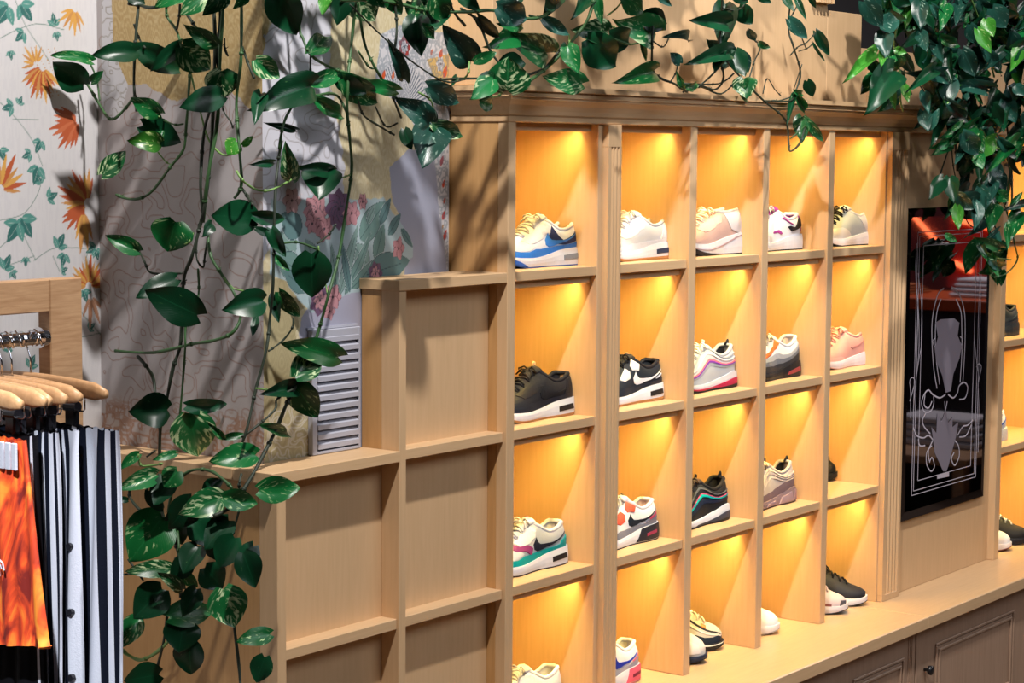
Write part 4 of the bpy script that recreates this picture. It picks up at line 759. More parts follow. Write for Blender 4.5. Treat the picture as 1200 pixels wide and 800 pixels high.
def garment(lab,kind,x,yaw,z0,length,width,thick,cols_,stripes,flare=0.0,hem=None,waist=.035,amp=.004,yshift=0,seed=1,extra=None):
    # local frame: y along the waistband (near end = -width/2), z down; stripes = [(distance from near end, material index)]
    t=thing('garment' if kind is None else kind,lab,'clothing',(x,yr,z0),yaw,'garments clipped on the rack')
    N=140; rings=[]; nz=16; zs=[0,-waist*.33,-waist*.66,-waist]+[-waist-(length-waist)*k/nz for k in range(1,nz+1)]
    def ring(z,hs):
        f=min(1,-z/length); w=width*(1+flare*f); r=[]
        for k in range(N):
            half=N//2
            if k<half: u=k/(half-1); sg=-1
            else: u=1-(k-half)/(half-1); sg=1
            y=-width/2+w*u*(1) - (w-width)*0.5
            d=u*w
            wav=amp*(math.sin(d*90+seed+z*6)+.6*math.sin(d*170+seed*2+z*9))*min(1,-z/.05+.15)
            edge=math.sin(math.pi*min(1,max(0,u)))**.35
            tk=thick*edge*(1+.6*f)
            zz=z
            if hem and f>.99: zz=z+hem*(u-.5)
            r.append((sg*tk/2+wav*(1 if sg<0 else .6),y+yshift,zz + (.0015*math.sin(d*300) if z>-waist*.9 else 0)))
        return r
    for z in zs: rings.append(ring(z,0))
    mb=MB(); nb=N; vs=[q for r in rings for q in r]; fs=[];mi=[]
    def midx(d):
        m_=0
        for dist,i in stripes:
            if d>=dist: m_=i
        return m_
    half=N//2
    for i in range(len(rings)-1):
        for k in range(N):
            k2=(k+1)%N; fs.append((i*nb+k,i*nb+k2,(i+1)*nb+k2,(i+1)*nb+k))
            u=(k+.5)/(half-1) if k<half-1 else (1-(k-half+.5)/(half-1) if k<N-1 else 0)
            mi.append(midx(u*width))
    mb.add(vs,fs); mb.m=mi; body=mb.build('body',cols_,t,smooth=True)
    return t,body
def near_x(u,v,tt): return atd(u,v,tt)
# hangers with what hangs from them; the near tip of each bar is what shows
HX=[(-.032,.03,'rearmost clip hanger on the rail, its bar reaching furthest right'),(-.074,-.05,'clip hanger over the snap buttoned track pants, second from the post'),(-.096,.06,'clip hanger with short curved tip in the middle of the rail'),(-.116,.0,'clip hanger carrying the striped navy track pants'),(-.14,-.05,'clip hanger half hidden above the black trousers'),(-.160,.0,'clip hanger carrying the black trousers'),(-.210,.0,'foremost clip hanger, holding the orange flame shorts')]
for dx,yw,lb in HX: hanger(lb,c0.x+dx,yw)
zw=zr+.0128-.158
garment('white sweatpants with navy side stripes at the right end of the rack','sweatpants',c0.x-.032,.0,zw,1.05,.40,.020,[WHF,NVF,GRF],[(0,0),(.008,1),(.020,0),(.029,1),(.044,0),(.078,1),(.096,0),(.11,1)],.03,seed=2,yshift=-.028)
g_,bd=garment('white track pants with snap buttons beside the striped navy ones','track_pants',c0.x-.074,.0,zw,1.05,.34,.018,[WHF,NVF,GRF],[(0,0),(.026,1),(.036,0),(.041,1),(.050,0),(.055,1),(.08,0)],.04,seed=5,yshift=-.005)
for k in range(5):
    B_=MB(); z=-.20-k*.115; B_.tube([(-.008,-.160,z),(-.0155,-.160,z)],.0065,12); B_.build('snap_button',BLKP,g_)
garment('navy track pants with fine white stripes on the rack','track_pants',c0.x-.116,.0,zw,1.0,.34,.018,[NVF,WHF,GRF],[(0,1),(.005,0),(.012,1),(.018,0),(.028,1),(.034,0),(.046,1),(.052,0),(.07,1),(.076,0)],.04,seed=8,yshift=.0)
garment('black trousers with white side piping behind the orange shorts','trousers',c0.x-.160,.0,zw,1.0,.34,.020,[BKF,WHF,GRF],[(0,0),(.008,1),(.016,0)],.16,seed=3,yshift=.0)
g_,bd=garment('orange flame print shorts with striped white waistband at the left edge','shorts',c0.x-.210,.0,zw,.36,.34,.026,[ORG_M,WHF,SOR],[(0,0)],.34,hem=-.05,amp=.004,seed=6,yshift=-.03)
W_=MB(); dy_=-.03
for k in range(20):
    y=-.166+dy_+k*.016; W_.box(-.0195,-.0145,y,y+.0115,-.048,-.003,.001)
W_.build('waistband_stripes',WHF,g_,kind='stuff')
L_=MB(); L_.tube([(-.030,-0.175,-.215),(-.030,-0.172,-.203),(-.030,-0.162,-.198),(-.030,-0.150,-.203),(-.030,-0.147,-.213)],.0016,5); L_.tube([(-.030,-0.169,-.213),(-.030,-0.165,-.206),(-.030,-0.157,-.206),(-.030,-0.153,-.213)],.0012,5); L_.tube([(-.030,-0.161,-.207),(-.030,-0.163,-.226)],.0016,5)
L_.build('embroidered_emblem',WHF,g_,kind='stuff')
# ------------------------------------------------------------------ pothos vines
def leaf_mat(name,base,pale,amt):
    m=bpy.data.materials.new(name); m.use_nodes=True; nt=m.node_tree; b=nt.nodes['Principled BSDF']; b.inputs['Roughness'].default_value=.30; b.inputs['Specular IOR Level'].default_value=.38; b.inputs['Coat Weight'].default_value=.0
    N=nt.nodes.new; Lk=nt.links.new
    uv=N('ShaderNodeAttribute'); uv.attribute_name='lf'   # x: across (-1..1), y: along (0..1), z: 1
    sp=N('ShaderNodeSeparateXYZ'); Lk(uv.outputs['Vector'],sp.inputs[0])
    ab=N('ShaderNodeMath'); ab.operation='ABSOLUTE'; Lk(sp.outputs[0],ab.inputs[0])
    oi=N('ShaderNodeObjectInfo')
    # vein coordinate runs outward and towards the tip
    v=N('ShaderNodeMath'); v.operation='MULTIPLY_ADD'; Lk(ab.outputs[0],v.inputs[0]); v.inputs[1].default_value=-.45; Lk(sp.outputs[1],v.inputs[2])
    cb=N('ShaderNodeCombineXYZ'); Lk(v.outputs[0],cb.inputs[1]); Lk(sp.outputs[0],cb.inputs[0]); 
    rz=N('ShaderNodeMath'); rz.operation='MULTIPLY'; Lk(oi.outputs['Random'],rz.inputs[0]); rz.inputs[1].default_value=37; Lk(rz.outputs[0],cb.inputs[2])
    mp_=N('ShaderNodeMapping'); mp_.inputs['Scale'].default_value=(2.0,5.5,1); Lk(cb.outputs[0],mp_.inputs[0])
    n=N('ShaderNodeTexNoise'); n.inputs['Scale'].default_value=1.7; n.inputs['Detail'].default_value=3; Lk(mp_.outputs[0],n.inputs['Vector'])
    r=N('ShaderNodeMapRange'); r.inputs['From Min'].default_value=.66-amt*.2; r.inputs['From Max'].default_value=.74-amt*.2; Lk(n.outputs[0],r.inputs['Value'])
    mul=N('ShaderNodeMath'); mul.operation='MULTIPLY'; Lk(r.outputs[0],mul.inputs[0]); mul.inputs[1].default_value=.85; mul.use_clamp=True
    n2=N('ShaderNodeTexNoise'); n2.inputs['Scale'].default_value=1.1; Lk(cb.outputs[0],n2.inputs['Vector']); r2=N('ShaderNodeMapRange'); r2.inputs['From Min'].default_value=.40; r2.inputs['From Max'].default_value=.56; r2.inputs['To Max'].default_value=.9; Lk(n2.outputs[0],r2.inputs['Value']); Lk(r2.outputs[0],mul.inputs[1])
    hs=N('ShaderNodeHueSaturation'); hs.inputs['Color'].default_value=(*base,1)
    vr=N('ShaderNodeMapRange'); vr.inputs['To Min'].default_value=.55; vr.inputs['To Max'].default_value=1.5; Lk(oi.outputs['Random'],vr.inputs['Value']); Lk(vr.outputs[0],hs.inputs['Value'])
    mx=N('ShaderNodeMix'); mx.data_type='RGBA'; Lk(mul.outputs[0],mx.inputs['Factor']); Lk(hs.outputs[0],mx.inputs['A']); mx.inputs['B'].default_value=(*pale,1)
    # midrib
    mr=N('ShaderNodeMath'); mr.operation='LESS_THAN'; Lk(ab.outputs[0],mr.inputs[0]); mr.inputs[1].default_value=.035
    m2=N('ShaderNodeMix'); m2.data_type='RGBA'; mm=N('ShaderNodeMath'); mm.operation='MULTIPLY'; Lk(mr.outputs[0],mm.inputs[0]); mm.inputs[1].default_value=.5; Lk(mm.outputs[0],m2.inputs['Factor']); Lk(mx.outputs['Result'],m2.inputs['A']); m2.inputs['B'].default_value=(base[0]*2.5,base[1]*1.8,base[2]*2,1)
    Lk(m2.outputs['Result'],b.inputs['Base Color'])
    w_=N('ShaderNodeTexWave'); w_.inputs['Scale'].default_value=1.2; w_.inputs['Distortion'].default_value=.5; w_.bands_direction='Y'; Lk(mp_.outputs[0],w_.inputs['Vector'])
    bp=N('ShaderNodeBump'); bp.inputs['Strength'].default_value=.10; bp.inputs['Distance'].default_value=.001; Lk(w_.outputs[0],bp.inputs['Height']); Lk(bp.outputs[0],b.inputs['Normal'])
    return m
LM=[leaf_mat('leaf_dark',(.003,.040,.015),(.12,.30,.10),-.2),leaf_mat('leaf_green',(.005,.095,.022),(.45,.62,.30),.35),leaf_mat('leaf_variegated',(.008,.105,.028),(.60,.74,.42),.75),leaf_mat('leaf_blue_green',(.012,.062,.044),(.30,.45,.36),.25),leaf_mat('leaf_lime',(.035,.19,.02),(.6,.75,.3),.3)]
def leaf_mesh(wd,fold,droop,curl,lobe,m):
    me=bpy.data.meshes.new('leaf'); T=[0,.04,.1,.18,.28,.4,.52,.64,.76,.87,.95,1]; U=[-1,-.8,-.4,0,.4,.8,1]
    vs=[];lf=[]
    for t in T:
        W=wd*(.999*math.sin(math.pi*min(1,t**.70*.985+.015))**.80) if t>0 else wd*.30
        if 0<t<.05: W=max(W,wd*.46)
        if t==1: W=.004
        for u in U:
            x=u*W; y=t-lobe*abs(u)**1.1*max(0,1-t*2.2)**2
            z=fold*abs(x)-droop*t*t+curl*math.sin(t*7+u*1.5)*abs(u)*.05 - .25*droop*(abs(u)**2)*W
            vs.append((x,y,z)); lf.append((u,t,1))
    fs=[(i*7+k,i*7+k+1,(i+1)*7+k+1,(i+1)*7+k) for i in range(len(T)-1) for k in range(6)]
    me.from_pydata(vs,[],fs); me.polygons.foreach_set('use_smooth',[True]*len(fs))
    at_=me.attributes.new('lf','FLOAT_VECTOR','POINT'); at_.data.foreach_set('vector',[c for p in lf for c in p])
    me.materials.append(m); me.update(); return me
LEAF={}
for mi,m in enumerate(LM):
    LEAF[mi]=[leaf_mesh(w,f,d,c,l,m) for w,f,d,c,l in ((.36,.35,.18,1,.11),(.35,.18,.12,.6,.14),(.38,.45,.26,1.4,.10),(.34,.55,.22,.8,.09))]
STEMG=mat('vine_stem',(.035,.10,.03),.5,bump=.3,bscale=150,var=.4,vscale=20); STEMB=mat('vine_stem_dark',(.018,.030,.016),.6,bump=.3,bscale=150,var=.3,vscale=20); STEML=mat('vine_petiole',(.16,.30,.08),.45)
def sm3(pts,k=5):
    out=[]
    for i in range(len(pts)-1):
        p0=pts[max(i-1,0)];p1=pts[i];p2=pts[i+1];p3=pts[min(i+2,len(pts)-1)]
        for j in range(k):
            t=j/k; out.append(.5*((2*p1)+(p2-p0)*t+(2*p0-5*p1+4*p2-p3)*t*t+(-p0+3*p1-3*p2+p3)*t**3))
    out.append(pts[-1]); return out
def plant(label,loc,group='pothos vines'):
    return thing('pothos_vine',label,'plant',loc,0,group)
def ypl(u,v,X): return atx(u,v,X).y
def yy_(Y,u,v): return ypl(u,v,Y[1]) if isinstance(Y,tuple) else Y
def stem(par,px,Y,r=.0032,m=None,dy=0,name='stem'):
    n=len(px); pts=[at(u,v,yy_(Y,u,v)+.012*math.sin(i*1.7+u)) for i,(u,v) in enumerate(px)]
    pts=sm3(pts); mb=MB(); mb.tube(pts,[r*(1+.12*math.sin(i*.9)) for i in range(len(pts))],6)
    for i in range(4,len(pts)-2,9): # nodes with a little aerial root
        mb.tube([pts[i],pts[i]+(pts[i+1]-pts[i]).normalized()*.006],r*1.45,6)
        mb.tube([pts[i],pts[i]+Vector((.006*math.sin(i),-.006,.004))],[r*.5,r*.3],4)
    o=mb.build(name,m or STEMG,par,smooth=True); o.matrix_parent_inverse=Matrix.Translation(-Vector(par.location)); return o
def leaf(par,b,t,w,mi,Y,dY=-.03,roll=0,face=0.0,var=None):
    if isinstance(Y,tuple): p0=atx(b[0],b[1],Y[1]+dY*.3); p1=at(t[0],t[1],p0.y+dY*.6+.3*(yy_(Y,*t)-p0.y))
    else: p0=at(b[0],b[1],Y); p1=at(t[0],t[1],Y+dY)
    ax=(p1-p0); L=ax.length
    n=(CAM-p0).normalized()*(1-face)+Vector((-.1,-.35,.9))*face; a=ax.normalized(); n=(n-a*n.dot(a)).normalized()
    n=Matrix.Rotation(math.radians(roll),3,a)@n; x=a.cross(n)
    me=LEAF[mi][(var if var is not None else rnd.randrange(4))]
    o=bpy.data.objects.new('leaf',me); C.objects.link(o); o.parent=par
    wpx=w*math.hypot(t[0]-b[0],t[1]-b[1])*(p0-CAM).dot(FWD)/FOC
    R=Matrix((x*(wpx/.70),a*L,n*L)).transposed().to_4x4(); R.translation=p0
    o.matrix_parent_inverse=Matrix.Translation(-Vector(par.location)); o.matrix_basis=R
    return o
D,G,V,B_,LI=0,1,2,3,4
def leaves(par,Y,lst,jy=.02):
    for q in lst:
        Y_=Y
        b,t,w,mi=q[:4]; r=q[4] if len(q)>4 else rnd.uniform(-18,18)
        leaf(par,b,t,w,mi,(Y[0],Y[1]-rnd.uniform(0,jy)) if isinstance(Y,tuple) else Y+rnd.uniform(-jy,jy),rnd.uniform(-.04,.01),r)
# --- vines hanging in front of the papered pier, left part
pl=plant('pothos vine trailing down the left side of the papered pier above the clothes rack',at(220,-60,.02))
YL=('x',-.555)
stem(pl,[(163,-60),(163,-5),(160,30),(158,60),(157,100),(160,130)],YL,.0034,STEMB); stem(pl,[(156,115),(146,128),(134,139),(126,137),(115,120),(105,103),(99,95)],YL,.003); stem(pl,[(117,118),(113,92),(106,75)],YL,.002); stem(pl,[(157,28),(163,45),(170,56)],YL,.0024,STEMB)
stem(pl,[(150,4),(163,6),(178,9),(203,4)],YL,.0036,STEMB); stem(pl,[(195,5),(196,20),(207,36),(213,55),(222,75),(221,110),(218,150),(215,175),(200,195),(180,222),(165,232),(150,233),(136,228)],YL,.0030); stem(pl,[(211,5),(210,20),(207,35)],YL,.0028,STEMB)
stem(pl,[(216,12),(228,30),(240,48)],YL,.003,STEMB); stem(pl,[(187,137),(178,128)],YL,.0018,STEML); stem(pl,[(215,145),(205,146),(192,141)],YL,.0018); stem(pl,[(202,193),(195,190),(185,178)],YL,.0015,STEML)
leaves(pl,YL,[((107,72),(64,61),.36,G,30),((98,99),(63,75),.85,D),((159,61),(112,62),.55,D,12),((107,96),(120,84),.7,G),((188,133),(153,116),.6,G),((212,52),(177,82),.40,D),((163,57),(217,86),.50,D),((214,55),(247,82),1.0,V,0),((254,52),(218,32),.50,G),((260,112),(214,124),.65,D),((260,83),(261,114),1.25,V,0),((168,147),(213,167),.70,D),((187,168),(155,163),.75,LI),((181,166),(193,152),.6,G),((120,204),(148,177),.62,V),((250,-12),(213,14),.7,V),((222,-12),(184,3),.6,G),((265,-8),(240,16),.7,V),((150,-8),(170,4),.8,D),((290,-8),(275,10),.6,G)])
pl=plant('pothos vine hanging at the left corner of the papered pier, big dark leaves across it',at(260,-60,.02))
for px,r,m in (([(250,-60),(250,-5),(252,50),(250,120),(247,180),(240,240),(235,262),(225,300),(215,330),(212,400),(203,430),(195,470),(188,500),(187,560)],.0040,STEMB),([(262,-60),(262,-5),(258,60),(255,140),(243,210),(238,260)],.0042,STEMG),([(256,-30),(258,20),(254,60),(256,100),(240,150),(235,215),(238,250)],.0036,STEMB),([(283,-60),(283,-5),(283,40),(282,75),(277,120),(280,170),(283,215),(275,232)],.0036,STEMG),([(222,80),(232,120),(243,160),(253,175),(264,182),(275,178)],.0022,STEML),([(284,55),(291,75),(298,92)],.0026,STEMB),([(245,258),(244,275),(247,300),(262,325),(275,345),(282,370),(272,390),(250,399),(225,403),(180,413),(135,411)],.0034,STEMG),([(161,417),(172,430),(180,445),(183,475),(188,508)],.0036,STEMB),([(233,262),(230,300),(238,313),(240,300),(245,270)],.0022,STEMB),([(232,315),(233,340),(229,360),(218,380),(217,408),(214,450),(211,485)],.0026,STEMG),([(213,320),(195,321),(176,319),(170,308),(164,295)],.0024,STEMB),([(227,272),(222,283),(214,286),(207,283)],.0018,STEML),([(262,325),(272,337),(286,341),(300,345)],.0018,STEML),([(263,45),(264,60),(267,65),(262,52)],.0018,STEMB),([(260,115),(262,130),(270,142),(273,150)],.0016,STEMB),([(283,220),(290,230),(296,240)],.0028,STEMB)): stem(pl,px,YL,r,m)
leaves(pl,YL,[((277,166),(267,180),1.3,LI),((284,170),(297,160),.6,LI),((297,256),(250,252),.90,D,0),((296,252),(338,258),.46,D),((300,268),(324,278),.4,D),((206,260),(195,294),1.35,G,8),((163,294),(125,276),.50,G,0),((205,327),(161,346),.55,D),((231,369),(174,341),.70,D,0),((308,352),(267,361),.85,D,0),((196,480),(155,481),.95,D,0),((219,475),(268,475),.42,D),((222,484),(233,537),1.05,V,0),((262,513),(245,497),.4,G),((263,513),(291,508),.34,G),((299,533),(249,537),.62,G,15),((248,262),(240,275),.9,D)])
pl=plant('pothos vine hanging in front of the floral papered pier beside the grey vent',at(350,-60,-.05))
YM2=.035
for px,r,m in (([(418,-60),(417,-5),(413,40),(408,90),(407,130),(410,165),(412,200),(405,250),(397,300),(385,345),(374,385),(366,410)],.0034,STEMG),([(346,452),(335,475),(325,500),(310,530),(295,558),(272,592),(250,605)],.0040,STEMB),([(365,415),(352,440),(345,455)],.003,STEMG),([(400,-5),(418,5),(427,50),(440,80),(460,110),(475,122),(490,132),(500,140)],.0030,STEMG),([(420,60),(432,78),(440,80)],.0022,STEMG),([(351,-40),(351,30),(355,45),(364,64),(385,78),(410,87),(435,95)],.0032,STEMG),([(327,175),(331,150),(338,132),(350,118),(375,111),(395,112),(408,135)],.0030,STEMG),([(364,65),(364,85),(368,102)],.0022,STEMB),([(330,165),(326,190),(322,240),(320,330),(316,375),(312,410),(300,455),(290,500),(284,518)],.0032,STEMB),([(277,200),(285,212),(300,222),(315,223),(330,217),(345,208)],.0024,STEML),([(344,372),(342,385),(330,400),(315,411)],.0022,STEMB),([(394,262),(385,275),(372,285)],.0022,STEMB),([(373,288),(376,310),(382,335),(384,347)],.0018,STEML),([(330,285),(350,284),(372,292)],.0022,STEMG),([(410,205),(404,207),(398,209)],.0018,STEML),([(455,100),(462,118),(470,138)],.0024,STEMB),([(300,455),(315,457),(330,459)],.0018,STEML),([(345,455),(325,467),(322,480),(300,500),(283,512)],.0024,STEMB),([(420,118),(426,135),(445,148),(462,158)],.0022,STEMB),([(440,125),(452,148),(466,144)],.0018,STEMB)): stem(pl,px,YM2,r,m)
leaves(pl,YM2,[((300,70),(328,92),.80,V),((364,101),(311,119),.68,D,5),((306,110),(299,138),.7,D),((322,-12),(349,43),.75,D,0),((363,63),(391,37),.62,G),((366,97),(406,84),.50,G),((396,90),(430,112),.60,D),((402,92),(447,125),.60,G),((464,106),(424,97),.46,G),((366,115),(411,141),.34,G),((414,-10),(441,26),.95,V,0),((384,-12),(377,16),.6,LI),((402,-14),(396,28),.7,D),((473,92),(461,54),.42,B_),((346,152),(315,145),.28,D),((341,209),(336,173),.65,V,0),((320,190),(297,193),.42,D),((388,200),(354,196),.5,D,0),((378,198),(374,227),1.7,D,0),((365,297),(366,349),.95,D,0),((327,342),(352,374),.50,G),((321,345),(325,376),.5,D),((396,418),(340,402),.55,G),((346,442),(378,410),.80,V,0),((346,455),(317,458),.80,D,8),((345,450),(373,491),.75,G,10),((306,500),(350,511),.28,G),((300,372),(296,392),.5,D),((318,268),(332,300),.5,D),((322,300),(340,318),.4,G)])
# --- lower left cluster in front of the wood side panel
pl=plant('dense lower end of pothos vine over the brown wood side panel beside the clothes',at(220,560,-.1))
YW=('x',-.635)
for px,r,m in (([(187,555),(190,600),(200,625),(210,650),(212,700)],.0045,STEMB),([(208,622),(210,650),(210,692)],.0030,STEMG),([(197,600),(204,570),(222,552),(245,551),(262,562),(272,572)],.0032,STEMG),([(206,735),(198,750),(182,765),(165,773),(150,767),(141,760)],.0038,STEML),([(198,700),(192,750),(180,800),(178,830)],.0034,STEMB),([(270,690),(274,730),(280,780),(283,820)],.0036,STEMB),([(153,570),(152,582),(165,598),(180,602)],.0030,STEMB),([(162,532),(165,545),(180,545),(190,543)],.0024,STEML),([(140,660),(142,672),(155,672)],.0024,STEMB),([(191,700),(180,712),(166,722)],.0022,STEML),([(283,555),(280,570),(282,590),(268,640)],.0028,STEMB),([(256,595),(252,615),(225,640),(205,655)],.0030,STEMB),([(172,535),(182,528)],.002,STEMB),([(180,600),(175,585),(172,570)],.0024,STEMB),([(150,655),(168,680)],.0026,STEMB)): stem(pl,px,YW,r,m)
leaves(pl,YW,[((163,532),(140,548),.5,G),((206,531),(180,538),.4,G),((183,556),(141,571),.55,V),((208,552),(192,570),1.2,G),((260,583),(213,600),.68,V,0),((261,583),(304,590),.64,G,0),((304,574),(353,572),.66,G,5),((190,606),(153,656),.95,G,0),((150,586),(137,584),.6,D),((200,666),(149,668),.44,V,8),((190,690),(158,723),1.0,D,0),((162,724),(141,757),.65,V,0),((199,723),(254,711),.62,G,-15),((262,690),(275,735),1.0,V,0),((316,743),(279,750),.62,G,10),((215,728),(210,764),1.2,D),((222,752),(222,792),.9,D),((186,790),(146,798),.9,D),((310,770),(300,800),.9,D),((232,640),(214,668),1.0,D),((250,628),(272,660),.9,D),((285,648),(300,688),.8,D),((240,665),(262,690),1.0,D),((222,655),(200,680),.8,D),((268,610),(240,640),.8,D),((212,668),(232,690),.6,G),((275,630),(255,665),.9,D),((225,585),(200,620),.8,D),((240,575),(262,560),.7,D),((212,690),(190,672),.6,V),((204,600),(213,640),.7,D),((228,610),(250,640),1.0,D),((200,560),(180,590),.8,D),((175,575),(190,600),.7,D),((297,640),(280,670),.8,D),((230,690),(215,720),.7,D)],.05)
# --- vines spilling over the top of the lit unit
pl=plant('pothos vine spilling over the left end of the crown moulding',at(560,-60,-.15))
YT=-.14
for px,r,m in (([(400,0),(440,0),(470,5),(500,12),(545,14),(575,12),(600,17),(622,22),(640,18)],.0038,STEMG),([(410,5),(440,35),(480,70),(520,95),(545,93)],.0018,STEMB),([(500,95),(520,93),(545,92),(580,92)],.0028,STEMB),([(590,104),(585,112),(574,114)],.0022,STEML),([(550,72),(549,85),(544,92)],.0022,STEML),([(460,-20),(465,30),(462,60)],.003,STEMB),([(540,10),(560,25),(575,60),(590,80)],.003,STEMB),([(560,98),(580,85),(600,75)],.0028,STEMB),([(490,108),(505,118),(508,135)],.002,STEML),([(520,-30),(530,10),(545,30)],.003,STEMB)): stem(pl,px,YT,r,m)
leaves(pl,YT,[((482,2),(496,26),.8,G),((488,20),(491,60),.9,D),((508,-5),(524,28),.8,G),((552,72),(525,36),.85,B_,0),((557,71),(583,62),.55,G),((502,102),(543,122),.60,B_,0),((506,145),(547,161),.48,V,0),((503,143),(474,118),.75,B_),((508,150),(497,187),1.25,B_,0),((474,152),(481,174),.75,D),((583,8),(622,25),.75,B_),((608,31),(587,28),.6,G),((606,40),(581,51),.9,G),((594,106),(596,70),1.5,V,0),((588,75),(618,74),.9,D),((562,97),(577,116),.6,G),((578,92),(556,112),.9,V),((562,120),(582,124),.9,G),((455,-8),(470,18),.7,G),((540,-10),(560,12),.7,D),((520,10),(500,35),.8,D),((560,20),(588,48),.42,D),((495,30),(512,46),.6,G),((430,-10),(450,8),.6,G),((535,90),(530,98),.8,D)],.04)
pl=plant('pothos vine with heart shaped variegated leaves above the first two lit columns',at(690,-60,-.12))
YU=-.11
for px,r,m in (([(620,95),(640,80),(655,65),(675,42),(690,20),(700,-20)],.0040,STEMG),([(618,88),(640,78),(662,50)],.0030,STEMB),([(700,42),(715,44),(738,52),(752,48)],.0026,STEMG),([(765,30),(764,60),(765,82),(775,92),(790,98),(805,108)],.0030,STEMB),([(765,48),(777,55),(784,44)],.0018,STEMB),([(785,97),(792,85),(795,72)],.0018,STEMB),([(712,25),(722,34),(736,33)],.002,STEML),([(712,18),(722,10),(730,0)],.002,STEML),([(667,40),(668,52),(676,58)],.002,STEML),([(620,18),(632,20),(646,12)],.0026,STEMG)): stem(pl,px,YU,r,m)
leaves(pl,YU,[((636,22),(669,42),.42,B_,0),((641,62),(606,45),1.0,V,0),((665,53),(676,82),.70,G,0),((682,98),(643,90),.75,V,0),((711,37),(678,35),.95,V,0),((688,46),(726,81),.80,D,0),((714,42),(742,53),1.2,D),((768,38),(737,28),1.15,V,0),((752,20),(786,28),.90,D,0),((730,-5),(758,15),.9,G),((700,-6),(704,27),.42,G),((752,46),(758,74),.26,G),((765,84),(735,92),.85,G,0),((779,45),(822,43),.26,B_),((797,74),(787,62),.9,B_),((801,103),(793,86),.4,G),((803,103),(824,98),.5,G),((770,-10),(786,8),.5,B_),((640,-5),(655,12),.8,D),((655,-8),(640,15),.8,D),((690,-5),(678,12),.8,D),((610,-5),(600,8),.8,D)],.035)
pl=plant('dark leaved pothos strand looping above the middle lit columns',at(850,-60,-.1))
for px,r,m in (([(846,-30),(846,20),(842,60),(848,90),(838,105),(820,100),(800,98)],.0028,STEMB),([(800,108),(820,100),(838,84),(852,68)],.0024,STEMB),([(800,98),(842,98),(860,86)],.0022,STEMB),([(806,104),(822,102),(845,110),(862,95)],.0022,STEMB),([(852,72),(872,95),(895,118),(920,140),(924,165),(926,177),(937,168),(943,150)],.0028,STEMB),([(926,163),(938,152),(946,145)],.0018,STEMG),([(878,92),(884,72),(891,55),(882,45),(876,35)],.0020,STEMB),([(875,-20),(872,5),(862,12),(850,10)],.0024,STEMB),([(895,118),(912,118),(926,114)],.0020,STEMB),([(894,110),(899,92),(908,105),(915,112)],.0015,STEMB)): stem(pl,px,-.09,r,m)
leaves(pl,-.09,[((851,28),(822,22),.85,D),((850,5),(846,50),.7,D),((866,8),(881,29),.9,D),((877,36),(887,49),.7,B_),((889,50),(902,57),.6,G),((852,62),(820,68),.7,D),((856,72),(836,50),1.0,B_),((868,62),(878,85),.7,B_),((862,60),(872,88),.8,D),((872,92),(874,112),1.4,V,0),((866,98),(881,124),.4,G),((842,68),(838,80),1.0,D),((838,80),(850,60),.5,D),((856,-10),(880,4),.6,D),((885,-8),(905,4),.5,D)],.03)
pl=plant('thin pothos strand hanging over the crown moulding between the third and fourth lit column',at(930,-60,-.1))
for px,r,m in (([(930,-30),(924,30),(930,55),(938,85),(932,108),(926,118),(905,118)],.0026,STEMB),([(926,65),(935,55),(945,50),(956,38)],.0018,STEMB),([(940,45),(945,58)],.0018,STEMB),([(936,60),(947,56),(953,50)],.0016,STEMB),([(928,112),(922,135)],.0016,STEMG),([(940,75),(930,105)],.0014,STEMB),([(927,20),(935,5)],.002,STEMB)): stem(pl,px,-.08,r,m)
leaves(pl,-.08,[((925,23),(947,46),.52,B_,0),((956,37),(973,66),.40,D),((953,51),(967,73),.16,D),((933,-2),(944,21),.30,D),((946,95),(953,114),.75,D),((942,96),(953,114),.22,D),((930,107),(945,112),.5,G),((930,110),(949,137),.34,G),((932,114),(923,135),.4,D),((940,137),(939,163),.80,G,0),((946,142),(966,167),.36,G,0),((950,-8),(955,10),.5,D),((918,-5),(930,12),.5,D)],.02)
# --- upper growth of the same vines, just above the picture, whose shade falls on the wood and paper below
def crown(label,cx,regions,seed):
    rs=random.Random(seed); p_=plant(label,at(cx,-90,-.1),'upper growth of the vines')
    for (u0,u1,v0,v1,n,Y0,Y1) in regions:
        stem(p_,[(u0+(u1-u0)*k/6,(v0+v1)/2+22*math.sin(k*2.1+seed)) for k in range(7)],(Y0+Y1)/2,.004,STEMB)
        for k in range(n):
            u=rs.uniform(u0,u1); v=rs.uniform(v0,v1); a=math.radians(rs.uniform(20,160)); L=rs.uniform(24,44)
            leaf(p_,(u,v),(u+math.cos(a)*L,v+math.sin(a)*L),rs.uniform(.5,.85),rs.choice([D,G,V,B_]),rs.uniform(Y0,Y1),rs.uniform(-.04,.01),rs.uniform(-50,50),var=rs.randrange(4))
crown('upper growth of pothos above the crown moulding, its lowest leaves along the top edge',640,[(450,700,-150,-30,46,-.22,-.10),(700,900,-150,-40,26,-.22,-.10)],21)
crown('upper growth of pothos above the papered pier, its lowest leaves at the top edge',260,[(300,450,-140,-30,20,-.06,.02),(120,300,-120,-30,12,-.05,.10)],22)
